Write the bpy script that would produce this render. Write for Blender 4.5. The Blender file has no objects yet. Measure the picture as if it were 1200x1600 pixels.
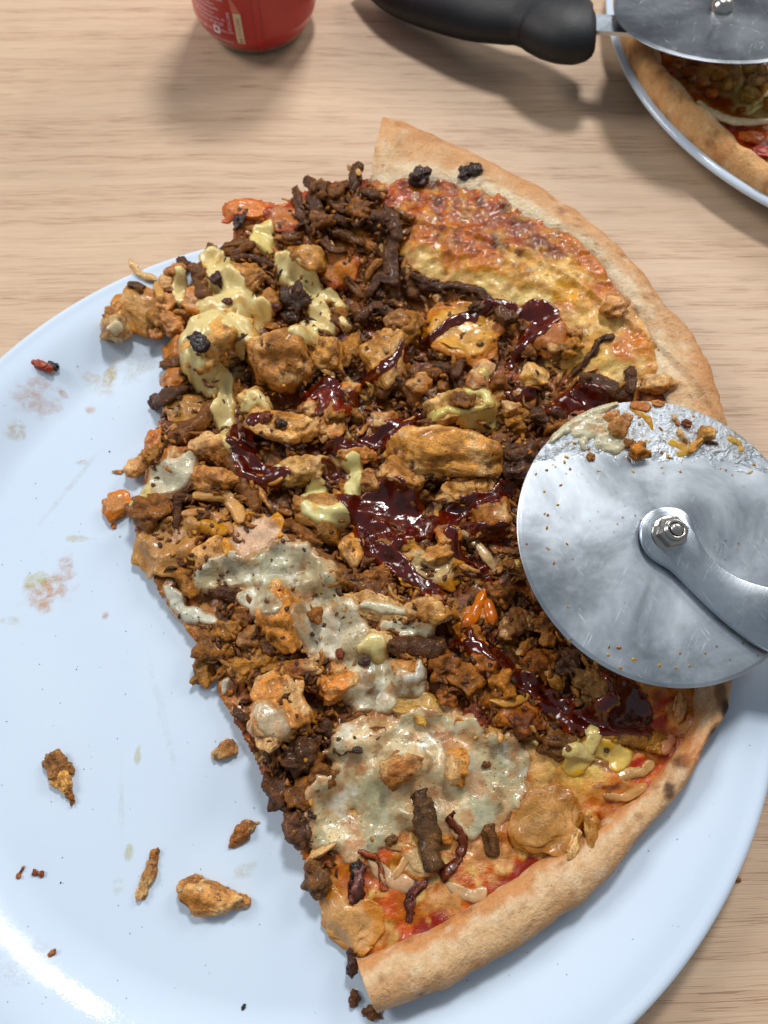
import bpy, bmesh, math, random
import numpy as np
from mathutils import Vector, Matrix

rng = np.random.default_rng(7)
random.seed(7)
S = 0.01                                   # all builder numbers are centimetres
sc = bpy.context.scene
COL = sc.collection

# ------------------------------------------------------------------ camera
TH, FPX, CAMH = math.radians(23), 1200.0, 28.5
cam = bpy.data.cameras.new('camera')
cam_ob = bpy.data.objects.new('camera', cam)
COL.objects.link(cam_ob)
cam_ob.location = (0, 0, CAMH * S)
cam_ob.rotation_euler = (TH, 0, 0)
cam.sensor_fit = 'VERTICAL'
cam.sensor_height = 36
cam.lens = 36 * FPX / 1600
cam.clip_start, cam.clip_end = 0.01, 50
cam.dof.use_dof = True
cam.dof.focus_distance = 0.268
cam.dof.aperture_fstop = 12.0
sc.camera = cam_ob

# ------------------------------------------------------------------ light
sc.view_settings.view_transform = 'Standard'
sc.view_settings.look = 'None'
sc.view_settings.exposure = 0.0
sc.view_settings.gamma = 1.0
w = bpy.data.worlds.new('World')
sc.world = w
w.use_nodes = True
bg = w.node_tree.nodes['Background']
bg.inputs[0].default_value = (0.80, 0.90, 1.0, 1)
bg.inputs[1].default_value = 0.26


def lamp(name, loc, target, sx, sy, power, color):
    l = bpy.data.lights.new(name, 'AREA')
    l.shape = 'RECTANGLE'
    l.size, l.size_y, l.energy, l.color = sx, sy, power, color
    o = bpy.data.objects.new(name, l)
    COL.objects.link(o)
    o.location = loc
    o.rotation_euler = (Vector(target) - Vector(loc)).to_track_quat('-Z', 'Y').to_euler()
    return o


LAMPS = [
    ('ceiling_panel_light', (0.15, 1.12, 1.5), (0, 0.12, 0), 0.27, 0.27, 19.0, (1.0, 0.98, 0.96)),
    ('ceiling_panel_light', (-1.75, 0.9, 1.5), (0, 0.12, 0), 0.8, 0.8, 25.0, (1.0, 0.98, 0.95)),
    ('ceiling_panel_light', (1.5, 1.7, 1.5), (0.05, 0.2, 0), 0.85, 0.85, 18.0, (1.0, 0.97, 0.93)),
]
for a in LAMPS:
    lamp(*a)


# ------------------------------------------------------------------ pixel <-> world (photo pixels, 1200 x 1600)
CR = np.array([[1, 0, 0], [0, math.cos(TH), -math.sin(TH)], [0, math.sin(TH), math.cos(TH)]])


def unp(px, py, z):
    d = CR @ np.array([px - 600.0, 800.0 - py, -FPX])
    t = (z - CAMH) / d[2]
    return d * t + np.array([0, 0, CAMH])


def proj(q):
    c = (np.asarray(q, float) - [0, 0, CAMH]) @ CR
    return np.stack([600 + FPX * c[:, 0] / -c[:, 2], 800 - FPX * c[:, 1] / -c[:, 2]], 1)


# ------------------------------------------------------------------ noise
_P = rng.permutation(256)
_P = np.concatenate([_P, _P, _P])
_G = rng.normal(size=(256, 3))
_G /= np.linalg.norm(_G, axis=1)[:, None]


def perlin(p):
    p = np.asarray(p, float)
    i = np.floor(p).astype(int)
    f = p - i
    u = f * f * f * (f * (f * 6 - 15) + 10)
    i &= 255
    out = 0
    for dx in (0, 1):
        for dy in (0, 1):
            for dz in (0, 1):
                h = _P[_P[_P[i[:, 0] + dx] + i[:, 1] + dy] + i[:, 2] + dz]
                g = _G[h]
                d = ((f - [dx, dy, dz]) * g).sum(1)
                out = out + d * (u[:, 0] if dx else 1 - u[:, 0]) * (u[:, 1] if dy else 1 - u[:, 1]) * (u[:, 2] if dz else 1 - u[:, 2])
    return out * 1.6


def fbm(p, octv=3, gain=0.5):
    a, s, o = 1.0, 0, 0
    p = np.asarray(p, float)
    for k in range(octv):
        s = s + a * perlin(p + 17.3 * k)
        p = p * 2.03
        a *= gain
    return s


def ridge(p, octv=2):
    return 1 - np.abs(fbm(p, octv)) * 1.6


def sstep(a, b, x):
    t = np.clip((x - a) / (b - a), 0, 1)
    return t * t * (3 - 2 * t)


def lin(c):
    c = np.asarray(c, float) / 255.0
    return np.where(c <= 0.04045, c / 12.92, ((c + 0.055) / 1.055) ** 2.4)


def mix(a, b, t):
    t = np.clip(np.asarray(t), 0, 1)[:, None]
    return a * (1 - t) + b * t


# ------------------------------------------------------------------ mesh helpers
def make_mesh(name, V, F, colors=None, mats=None, fmat=None, smooth=True):
    me = bpy.data.meshes.new(name)
    V = np.asarray(V, np.float64) * S
    F = [tuple(f) for f in F] if not isinstance(F, np.ndarray) else F
    if isinstance(F, np.ndarray):
        n, k = F.shape
        me.vertices.add(len(V)); me.vertices.foreach_set('co', V.astype(np.float32).ravel())
        me.loops.add(n * k); me.loops.foreach_set('vertex_index', F.astype(np.int32).ravel())
        me.polygons.add(n)
        me.polygons.foreach_set('loop_start', np.arange(0, n * k, k, dtype=np.int32))
        try:
            me.polygons.foreach_set('loop_total', np.full(n, k, np.int32))
        except Exception:
            pass
        me.update(calc_edges=True)
    else:
        me.from_pydata([tuple(v) for v in V], [], F)
        me.update()
    me.validate()
    me.polygons.foreach_set('use_smooth', np.full(len(me.polygons), smooth))
    if colors is not None:
        at = me.color_attributes.new('Col', 'FLOAT_COLOR', 'POINT')
        c = np.ones((len(V), 4), np.float32)
        c[:, :3] = np.clip(colors, 0, 1)
        at.data.foreach_set('color', c.ravel())
    for m in (mats or []):
        me.materials.append(m)
    if fmat is not None:
        me.polygons.foreach_set('material_index', np.asarray(fmat, np.int32))
    return me


def link(name, me, parent=None, origin=(0, 0, 0), **props):
    o = bpy.data.objects.new(name, me)
    COL.objects.link(o)
    o.location = Vector(origin) * S
    if parent is not None:
        o.parent = parent
        o.location = Vector(origin) * S - root_loc(parent)
    for k, v in props.items():
        o[k] = v
    return o


def root_loc(o):
    v = o.location.copy()
    while o.parent:
        o = o.parent
        v += o.location
    return v


def obj(name, V, F, mat, parent=None, colors=None, smooth=True, origin=None, fmat=None, **props):
    V = np.asarray(V, float)
    if origin is None:
        origin = V.mean(0) if parent is not None else V.mean(0) * [1, 1, 0] + [0, 0, V[:, 2].min()]
    me = make_mesh(name, V - np.asarray(origin), F, colors, mat if isinstance(mat, list) else [mat], fmat, smooth)
    return link(name, me, parent, origin, **props)


def thing(name, label, cat, origin, group=None):
    o = bpy.data.objects.new(name, None)
    o.empty_display_size = 0.02
    COL.objects.link(o)
    o.location = Vector(origin) * S
    o['label'] = label
    o['category'] = cat
    if group:
        o['group'] = group
    return o


_ICO = {}


def ico(n):
    if n not in _ICO:
        b = bmesh.new()
        bmesh.ops.create_icosphere(b, subdivisions=n, radius=1)
        V = np.array([v.co[:] for v in b.verts])
        F = np.array([[v.index for v in f.verts] for f in b.faces])
        b.free()
        _ICO[n] = (V, F)
    return _ICO[n]


def lathe(prof, n=96, center=(0, 0), close=False):
    prof = np.asarray(prof, float)
    t = np.linspace(0, 2 * np.pi, n, endpoint=False)
    V = np.stack([center[0] + prof[:, 0][:, None] * np.cos(t), center[1] + prof[:, 0][:, None] * np.sin(t),
                  np.repeat(prof[:, 1][:, None], n, 1)], 2).reshape(-1, 3)
    F = []
    for i in range(len(prof) - 1):
        j = np.arange(n)
        k = (j + 1) % n
        F.append(np.stack([i * n + j, i * n + k, (i + 1) * n + k, (i + 1) * n + j], 1))
    return V, np.concatenate(F)


def catmull(P, per=8):
    P = np.asarray(P, float)
    if len(P) < 3:
        t = np.linspace(0, 1, per + 1)[:, None]
        return P[0] * (1 - t) + P[-1] * t
    Q = np.vstack([2 * P[0] - P[1], P, 2 * P[-1] - P[-2]])
    out = []
    for i in range(1, len(Q) - 2):
        for t in np.linspace(0, 1, per, endpoint=False):
            a, b, c, d = Q[i - 1:i + 3]
            out.append(0.5 * (2 * b + (c - a) * t + (2 * a - 5 * b + 4 * c - d) * t * t + (3 * b - a - 3 * c + d) * t ** 3))
    out.append(P[-1])
    return np.array(out)


def inpoly(x, y, poly):
    x, y = np.asarray(x, float), np.asarray(y, float)
    c = np.zeros(x.shape, bool)
    n = len(poly)
    for i in range(n):
        x1, y1 = poly[i]
        x2, y2 = poly[(i + 1) % n]
        if y1 == y2:
            continue
        k = ((y1 > y) != (y2 > y)) & (x < (x2 - x1) * (y - y1) / (y2 - y1) + x1)
        c ^= k
    return c


# ------------------------------------------------------------------ materials
class NT:
    def __init__(s, name):
        s.m = bpy.data.materials.new(name)
        s.m.use_nodes = True
        s.t = s.m.node_tree
        s.b = s.t.nodes['Principled BSDF']
        s.out = s.t.nodes['Material Output']

    def n(s, typ, **kw):
        x = s.t.nodes.new(typ)
        for k, v in kw.items():
            setattr(x, k, v)
        return x

    def l(s, a, b):
        s.t.links.new(a, b)

    def coord(s, scale=(1, 1, 1), rot=(0, 0, 0), kind='Object'):
        tc = s.n('ShaderNodeTexCoord')
        mp = s.n('ShaderNodeMapping')
        mp.inputs['Scale'].default_value = scale
        mp.inputs['Rotation'].default_value = rot
        s.l(tc.outputs[kind], mp.inputs[0])
        return mp.outputs[0]

    def aniso(s, rot, scale):
        a = s.coord((1, 1, 1), (0, 0, rot))
        mp = s.n('ShaderNodeMapping')
        mp.inputs['Scale'].default_value = scale
        s.l(a, mp.inputs[0])
        return mp.outputs[0]

    def noise(s, vec, scale, detail=3, rough=0.55, dist=0.0):
        x = s.n('ShaderNodeTexNoise')
        x.inputs['Scale'].default_value = scale
        x.inputs['Detail'].default_value = detail
        x.inputs['Roughness'].default_value = rough
        x.inputs['Distortion'].default_value = dist
        s.l(vec, x.inputs['Vector'])
        return x.outputs['Fac']

    def voro(s, vec, scale, out='Distance', feature='F1'):
        x = s.n('ShaderNodeTexVoronoi')
        x.feature = feature
        x.inputs['Scale'].default_value = scale
        s.l(vec, x.inputs['Vector'])
        return x.outputs[out]

    def ramp(s, fac, stops):
        r = s.n('ShaderNodeValToRGB')
        el = r.color_ramp.elements
        while len(el) < len(stops):
            el.new(0.5)
        for e, (p, c) in zip(el, stops):
            e.position = p
            e.color = (c, c, c, 1) if not hasattr(c, '__len__') else (*c, 1)
        s.l(fac, r.inputs[0])
        return r.outputs[0]

    def math(s, op, a, b):
        x = s.n('ShaderNodeMath', operation=op)
        for i, v in enumerate((a, b)):
            if isinstance(v, (int, float)):
                x.inputs[i].default_value = v
            else:
                s.l(v, x.inputs[i])
        return x.outputs[0]

    def mixc(s, fac, a, b, mode='MIX'):
        x = s.n('ShaderNodeMix', data_type='RGBA', blend_type=mode)
        for sock, v in ((x.inputs[0], fac), (x.inputs[6], a), (x.inputs[7], b)):
            if isinstance(v, (int, float)):
                sock.default_value = v
            elif hasattr(v, '__len__'):
                sock.default_value = (*v, 1)
            else:
                s.l(v, sock)
        return x.outputs[2]

    def bump(s, h, dist, strength=1.0, normal=None):
        x = s.n('ShaderNodeBump')
        x.inputs['Distance'].default_value = dist
        x.inputs['Strength'].default_value = strength
        s.l(h, x.inputs['Height'])
        if normal is not None:
            s.l(normal, x.inputs['Normal'])
        return x.outputs[0]

    def set(s, **kw):
        for k, v in kw.items():
            i = s.b.inputs[k.replace('_', ' ')]
            if isinstance(v, (int, float)):
                i.default_value = v
            elif isinstance(v, tuple):
                i.default_value = v if len(v) == 4 or len(v) == 3 and i.type == 'VECTOR' else (*v, 1)
            else:
                s.l(v, i)


def food(name, rough=(0.35, 0.6), sss=0.15, sssr=0.0025, coat=0.0, var=(0.78, 1.18), vscale=260, bumps=((500, 0.0005), (1500, 0.0002)),
         specks=None, ior=1.45, sat=1.12):
    m = NT(name)
    c = m.coord()
    at = m.n('ShaderNodeAttribute', attribute_name='Col')
    n1 = m.noise(c, vscale, 5, 0.65)
    v = m.ramp(n1, [(0.3, var[0]), (0.7, var[1])])
    col = m.mixc(1.0, at.outputs['Color'], v, 'MULTIPLY')
    n3 = m.noise(c, vscale * 4.5, 2, 0.6)
    col = m.mixc(1.0, col, m.ramp(n3, [(0.3, var[0] ** 0.6), (0.7, var[1] ** 0.6)]), 'MULTIPLY')
    if specks:
        for sc_, th, sc_col in specks:
            vo = m.voro(c, sc_, 'Distance')
            gate = m.noise(c, sc_ * 0.37, 1)
            f = m.math('MULTIPLY', m.ramp(vo, [(th, 1.0), (th + 0.06, 0.0)]), m.ramp(gate, [(0.5, 0.0), (0.56, 1.0)]))
            col = m.mixc(f, col, sc_col)
    hs = m.n('ShaderNodeHueSaturation')
    hs.inputs['Saturation'].default_value = sat
    m.l(col, hs.inputs['Color'])
    col = hs.outputs[0]
    m.set(Base_Color=col)
    rn = m.noise(c, 180, 2)
    m.set(Roughness=m.ramp(rn, [(0.35, rough[0]), (0.65, rough[1])]))
    nrm = None
    for bs, bd in bumps:
        nrm = m.bump(m.noise(c, bs, 3, 0.6), bd, 1.0, nrm)
    if nrm is not None:
        m.set(Normal=nrm)
    m.set(IOR=ior)
    if sss:
        m.set(Subsurface_Weight=sss, Subsurface_Scale=sssr, Subsurface_Radius=(1.0, 0.62, 0.38))
    if coat:
        m.set(Coat_Weight=coat, Coat_Roughness=0.12)
    return m.m


dk = tuple(lin((60, 32, 16)))
M_CHICK = food('chicken', (0.32, 0.6), 0.2, 0.003, 0.14, (0.66, 1.25), 300, ((300, 0.0007), (900, 0.0005), (2200, 0.0003)),
               [(900, 0.17, dk), (420, 0.10, dk)], 1.45, 1.06)
M_KEBAB = food('kebab_meat', (0.32, 0.65), 0.0, 0.001, 0.12, (0.5, 1.5), 420, ((420, 0.0009), (1100, 0.0006), (2600, 0.0003)),
               [(700, 0.14, tuple(lin((170, 120, 70))))])
M_HAM = food('ham', (0.22, 0.45), 0.3, 0.003, 0.25, (0.76, 1.15), 200, ((260, 0.0006), (800, 0.0003), (2000, 0.00015)), [(500, 0.09, dk)])
M_MUSH = food('mushroom', (0.22, 0.5), 0.3, 0.003, 0.3, (0.78, 1.15), 240, ((300, 0.0006), (1200, 0.0002)))
M_ONION = food('onion', (0.12, 0.35), 0.4, 0.004, 0.4, (0.85, 1.1), 160, ((300, 0.0004),))
M_BED = food('cheese_and_tomato', (0.2, 0.5), 0.12, 0.002, 0.2, (0.76, 1.14), 200, ((200, 0.0007), (700, 0.0003), (1800, 0.00015)),
             [(600, 0.10, dk)])
M_MAYO = food('mayonnaise', (0.16, 0.34), 0.4, 0.004, 0.3, (0.9, 1.05), 90, ((220, 0.0004), (900, 0.0001)), [(560, 0.07, dk)])
M_GARLIC = food('garlic_sauce', (0.12, 0.32), 0.4, 0.004, 0.5, (0.8, 1.08), 130, ((200, 0.0009), (700, 0.0003)),
                [(520, 0.10, tuple(lin((80, 90, 45)))), (330, 0.08, tuple(lin((70, 88, 40)))), (800, 0.07, dk)], 1.45, 0.95)
M_BBQ = food('barbecue_sauce', (0.1, 0.2), 0.15, 0.002, 0.5, (0.75, 1.25), 120, ((130, 0.0005), (420, 0.0002)), None, 1.5)
M_CRUST = food('baked_crust', (0.5, 0.75), 0.1, 0.002, 0.0, (0.84, 1.12), 700, ((260, 0.0006), (900, 0.0006), (2400, 0.0003)), [(500, 0.06, tuple(lin((140, 88, 46))))], 1.45, 1.02)
M_CRUMB = food('dough_crumb', (0.7, 0.9), 0.3, 0.003, 0.0, (0.85, 1.1), 400, ((500, 0.0012), (1500, 0.0004)))
M_CHAR = food('charred_meat', (0.2, 0.5), 0, 0.001, 0.2, (0.5, 1.6), 500, ((700, 0.0008), (2000, 0.0003)))


def m_table():
    m = NT('oak_laminate')
    c = m.coord()
    wob = m.noise(c, 3.2, 3, 0.5)
    wob2 = m.noise(m.coord((4, 22, 1)), 1.0, 2, 0.5)
    sep = m.n('ShaderNodeSeparateXYZ'); m.l(c, sep.inputs[0])
    y = m.math('ADD', sep.outputs[1], m.math('MULTIPLY', wob, 0.022))
    y = m.math('ADD', y, m.math('MULTIPLY', wob2, 0.004))
    cmb = m.n('ShaderNodeCombineXYZ'); m.l(sep.outputs[0], cmb.inputs[0]); m.l(y, cmb.inputs[1])

    def st(sx, sy, detail=3, off=0.0, rough=0.55):
        mp = m.n('ShaderNodeMapping'); mp.inputs['Scale'].default_value = (sx, sy, 1); mp.inputs['Location'].default_value = (off, off, 0)
        m.l(cmb.outputs[0], mp.inputs[0])
        return m.noise(mp.outputs[0], 1.0, detail, rough)
    bands = st(4, 150, 4)
    fine = st(24, 1500, 3, 3.1)
    pores = st(46, 1500, 2, 7.7, 0.5)
    broad = st(2, 16, 2, 1.3)
    col = m.ramp(bands, [(0.3, tuple(lin((200, 166, 138)))), (0.5, tuple(lin((208, 178, 148)))), (0.72, tuple(lin((213, 184, 156))))])
    col = m.mixc(1.0, col, m.ramp(fine, [(0.3, 0.88), (0.62, 1.04)]), 'MULTIPLY')
    col = m.mixc(1.0, col, m.ramp(broad, [(0.3, 0.95), (0.7, 1.03)]), 'MULTIPLY')
    gate = m.ramp(bands, [(0.36, 1.0), (0.6, 0.15)])
    pf = m.math('MULTIPLY', m.ramp(pores, [(0.55, 0.0), (0.62, 1.0)]), gate)
    col = m.mixc(m.math('MULTIPLY', pf, 0.6), col, tuple(lin((140, 104, 76))))
    m.set(Base_Color=col, Roughness=m.ramp(fine, [(0.3, 0.42), (0.7, 0.55)]))
    m.set(Normal=m.bump(m.math('SUBTRACT', fine, pf), 0.00012, 0.8))
    return m.m


def m_plate():
    m = NT('white_plate_glaze')
    c = m.coord()
    n = m.noise(c, 14, 4)
    m.set(Base_Color=m.mixc(m.ramp(n, [(0.35, 0.0), (0.7, 1.0)]), tuple(lin((212, 228, 245))), tuple(lin((207, 223, 242)))))
    sm = m.noise(c, 26, 5, 0.65)
    m.set(Roughness=m.ramp(sm, [(0.45, 0.04), (0.7, 0.14)]), IOR=1.5)
    fs = m.noise(m.coord((1, 1, 1)), 900, 2)
    m.set(Normal=m.bump(fs, 0.00002, 0.5))
    return m.m


def m_steel(name, base=(0.72, 0.78, 0.84), r=(0.26, 0.46), smear=True, dirt=None):
    m = NT(name)
    c = m.coord()
    # turning marks: rings round the hub, plus stray scratches
    sep = m.n('ShaderNodeSeparateXYZ'); m.l(c, sep.inputs[0])
    rad = m.math('SQRT', m.math('ADD', m.math('MULTIPLY', sep.outputs[0], sep.outputs[0]), m.math('MULTIPLY', sep.outputs[1], sep.outputs[1])), 0)
    cmb = m.n('ShaderNodeCombineXYZ'); m.l(rad, cmb.inputs[0])
    ring = m.noise(cmb.outputs[0], 1500, 2)
    scr = m.noise(m.aniso(math.radians(28), (3200, 80, 1)), 1.0, 2)
    scr2 = m.noise(m.aniso(math.radians(-35), (2800, 110, 1)), 1.0, 2)
    scr = m.math('MAXIMUM', scr, scr2)
    sf = m.ramp(scr, [(0.68, 0.0), (0.74, 1.0)])
    blot = m.noise(c, 28, 5, 0.65, 0.4)
    rr = m.ramp(blot, [(0.35, r[0]), (0.65, r[1])])
    rr = m.math('ADD', rr, m.math('MULTIPLY', sf, 0.2))
    col = m.mixc(m.math('MULTIPLY', sf, 0.6), base, (0.85, 0.88, 0.9))
    b2 = m.noise(c, 34, 5, 0.62, 0.6)  # blotches painted into the metal colour: smudges, plus contrast imitating uneven reflections
    col = m.mixc(1.0, col, m.ramp(b2, [(0.32, 0.55), (0.5, .92), (0.7, 1.12)]), 'MULTIPLY')
    if smear:
        # dried grease film with its own edges, thicker towards one side of the blade
        g = m.noise(c, 60, 6, 0.7, 1.0)
        side = m.math('ADD', m.math('MULTIPLY', sep.outputs[1], 22.0), g)
        f = m.ramp(side, [(1.06, 0.0), (1.16, 1.0)]) if False else m.ramp(m.math('MULTIPLY', side, 0.5), [(0.55, 0.0), (0.62, 1.0)])
        fine = m.noise(c, 520, 4, 0.7)
        f2 = m.math('MULTIPLY', f, m.ramp(fine, [(0.5, 0.0), (0.6, 1.0)]))
        col = m.mixc(m.math('MULTIPLY', f2, 0.55), col, tuple(lin((150, 125, 80))))
        rr = m.math('ADD', rr, m.math('MULTIPLY', f, 0.06))
        nb = m.bump(m.math('MULTIPLY', fine, f), 0.0012, 1.0)
        # tiny oil flecks anywhere
        vo = m.voro(c, 330)
        gate = m.noise(c, 70, 3)
        fl = m.math('MULTIPLY', m.ramp(vo, [(0.10, 1.0), (0.2, 0.0)]), m.ramp(gate, [(0.55, 0.0), (0.6, 1.0)]))
        col = m.mixc(m.math('MULTIPLY', fl, 0.7), col, tuple(lin((150, 105, 50))))
        m.set(Normal=m.bump(ring, 0.00002, 0.5, nb))
    else:
        m.set(Normal=m.bump(ring, 0.00003, 0.6))
    m.set(Base_Color=col, Metallic=1.0, Roughness=rr)
    return m.m


def m_plain(name, color, rough, metallic=0.0, bump=None, coat=0.0):
    m = NT(name)
    c = m.coord()
    n = m.noise(c, 120, 4)
    m.set(Base_Color=m.mixc(1.0, tuple(color), m.ramp(n, [(0.3, 0.88), (0.7, 1.1)]), 'MULTIPLY'), Roughness=rough, Metallic=metallic)
    if bump:
        m.set(Normal=m.bump(m.noise(c, bump[0], 2), bump[1]))
    if coat:
        m.set(Coat_Weight=coat, Coat_Roughness=0.1)
    return m.m


M_TABLE = m_table()
M_PLATE = m_plate()
M_BLADE = m_steel('blade_steel')
M_BLADE2 = m_steel('dark_blade_steel', (0.26, 0.28, 0.31), (0.3, 0.45))
M_ARM = m_steel('arm_steel', (0.56, 0.62, 0.68), (0.2, 0.32), False)
M_NUT = m_plain('zinc_nut', (0.5, 0.48, 0.45), 0.22, 1.0, (300, 0.0002))
M_HANDLE = m_plain('black_handle_plastic', (0.006, 0.007, 0.009), 0.5, 0, (1800, 0.00015))
M_RED = m_plain('red_can_paint', tuple(lin((186, 32, 30))), 0.32, 0.0, None, 0.35)
M_ALU = m_plain('bare_aluminium', (0.62, 0.6, 0.57), 0.3, 1.0)
M_PRINT = m_plain('white_print', tuple(lin((240, 222, 232))), 0.4)
M_CREAM = m_plain('cream_print', tuple(lin((226, 205, 170))), 0.4)
M_REDPRINT = m_plain('red_print', tuple(lin((170, 60, 45))), 0.4)
M_DARKRED = m_plain('dark_red_print', tuple(lin((165, 26, 26))), 0.32, 0, None, 0.35)
M_SPECK = m_plain('dark_specks', tuple(lin((70, 50, 35))), 0.7)

# ------------------------------------------------------------------ setting: the tabletop
tv, tf = [], []
V = np.array([(-90, -70, 0), (110, -70, 0), (110, 110, 0), (-90, 110, 0), (-90, -70, -2.5), (110, -70, -2.5), (110, 110, -2.5), (-90, 110, -2.5)], float)
F = [(0, 1, 2, 3), (7, 6, 5, 4), (0, 4, 5, 1), (1, 5, 6, 2), (2, 6, 7, 3), (3, 7, 4, 0)]
obj('tabletop', V, F, M_TABLE, None, smooth=False, origin=(0, 0, 0), kind='structure', label='light oak tabletop with fine horizontal grain')

# ------------------------------------------------------------------ plates
PC, PR = np.array([-2.6, 8.35]), 16.8
PC2, PR2 = np.array([27.83, 39.31]), 16.1


def plate_z(r):
    r = np.asarray(r, float)
    return 0.62 + 0.785 * sstep(13.1, 15.9, r) + 0.16 * np.clip((r - 13.5) / 3.0, 0, 1) ** 1.5


def plate(center, R, label):
    k = R / 16.8
    rs = np.concatenate([np.linspace(0.01, 12, 14), np.linspace(12.2, 16.35, 40)])
    top = [(r, float(plate_z(r))) for r in rs]
    ze = float(plate_z(16.35))
    lip = [(16.5, ze + 0.045), (16.64, ze + 0.04), (16.76, ze - 0.02), (16.8, ze - 0.12), (16.74, ze - 0.24), (16.5, ze - 0.34)]
    under = [(15.5, ze - 0.62), (14, 0.62), (12.4, 0.32), (11, 0.26), (10.9, 0.02), (10.6, 0.0), (10.4, 0.03), (10.3, 0.3), (5, 0.32), (0.01, 0.32)]
    V, F = lathe([(r * k, z) for r, z in top + lip + under], 256, center)
    return obj('dinner_plate', V, F, M_PLATE, None, origin=(center[0], center[1], 0), label=label, category='plate', group='white dinner plates on the table')


plate(PC, PR, 'large white plate in front, stained and crumbed, half covered by pizza')
plate(PC2, PR2, 'white plate at the upper right corner, mostly covered by its pizza')

# ------------------------------------------------------------------ pizza in front
PROOT = thing('pizza', 'half a pizza loaded with chicken, kebab meat and sauces on the front plate', 'pizza', (1, 10, 0))


def zb(x, y):
    r = np.hypot(np.asarray(x) - PC[0], np.asarray(y) - PC[1])
    return np.where(r < 17, plate_z(np.minimum(r, 16.35)) + 0.06, 1.78) + 0.0


def unz(px, py, dz):
    """world point of a photo pixel at dz above the pizza's underside"""
    z = 1.2 + dz
    for _ in range(6):
        p = unp(px, py, z)
        z = float(zb(p[0], p[1])) + dz
    return unp(px, py, z)


CR_OUT = [(600, 184), (650, 201), (700, 224), (760, 251), (820, 283), (883, 321), (947, 372), (980, 405), (1010, 441), (1040, 478), (1073, 514), (1095, 548),
          (1110, 585), (1125, 625), (1134, 660), (1146, 720), (1156, 800), (1159, 880), (1156, 960), (1148, 1020), (1139, 1066), (1133, 1110), (1106, 1154),
          (1061, 1231), (1009, 1297), (936, 1381), (852, 1447), (760, 1507), (680, 1548), (590, 1581)]
CR_IN = [(578, 288), (610, 296), (660, 292), (718, 298), (770, 316), (828, 350), (880, 372), (920, 398), (955, 440), (985, 478), (1008, 515), (1022, 558),
         (1026, 592), (1040, 628), (1050, 660), (1066, 720), (1076, 800), (1080, 880), (1078, 960), (1082, 1020), (1086, 1075), (1082, 1120), (1062, 1160),
         (1022, 1215), (958, 1270), (890, 1318), (800, 1375), (715, 1430), (625, 1468), (556, 1494)]
LEFT = [(545, 1470), (522, 1440), (505, 1400), (482, 1385), (470, 1340), (452, 1290), (425, 1240), (400, 1195), (372, 1140), (345, 1090), (330, 1040), (298, 995), (262, 945), (240, 905), (232, 868),
        (212, 832), (214, 790), (226, 745), (222, 700), (246, 660), (258, 610), (270, 560), (275, 510), (300, 450), (330, 410), (360, 378), (364, 340), (352, 316), (400, 312), (440, 318), (470, 300), (510, 288), (545, 280), (565, 262), (578, 262)]
BEDZ = 0.5
cin = np.array([unz(x, y, BEDZ) for x, y in CR_IN])
cout = np.array([unz(x, y, 0.45) for x, y in CR_OUT])
cinS = catmull(cin, 9)
coutS = catmull(cout, 9)
left = np.array([unz(x, y, BEDZ) for x, y in LEFT])
leftS = catmull(left, 5)
wob = perlin(leftS * [2.2, 2.2, 0] + 5)[:, None] * 0.12
leftS = leftS + np.hstack([wob, wob * 0.6, wob * 0])

# bed grid clipped to its outline
GX0, GY0, GD = -14.0, -8.5, 0.08
NX, NY = int(31 / GD), int(36 / GD)
gx = GX0 + np.arange(NX) * GD
gy = GY0 + np.arange(NY) * GD
GXX, GYY = np.meshgrid(gx, gy)
nin = cinS[:, :2]
dirn = coutS[:, :2] - nin
bedpoly = np.vstack([nin + dirn * 0.25, leftS[:, :2]])
ins = inpoly(GXX, GYY, bedpoly)
Z0 = zb(GXX, GYY)
pg = np.stack([GXX.ravel(), GYY.ravel(), np.zeros(NX * NY)], 1)
bedn = (0.13 * fbm(pg * 0.9, 3) + 0.06 * fbm(pg * 2.2 + 9, 4, .55)).reshape(NY, NX)
ZB = Z0 + BEDZ + bedn
PX = proj(np.stack([GXX.ravel(), GYY.ravel(), ZB.ravel()], 1))
wx = 14 * fbm(pg * 1.1 + 31, 3)
wy = 14 * fbm(pg * 1.1 + 77, 3)
wpx, wpy = PX[:, 0] + wx, PX[:, 1] + wy


def blobmask(px, py, rx, ry, rot=0.0, soft=0.35):
    a = math.radians(rot)
    dx, dy = wpx - px, wpy - py
    u = (dx * math.cos(a) + dy * math.sin(a)) / rx
    v = (-dx * math.sin(a) + dy * math.cos(a)) / ry
    return 1 - sstep(1 - soft, 1 + soft, np.hypot(u, v))


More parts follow.
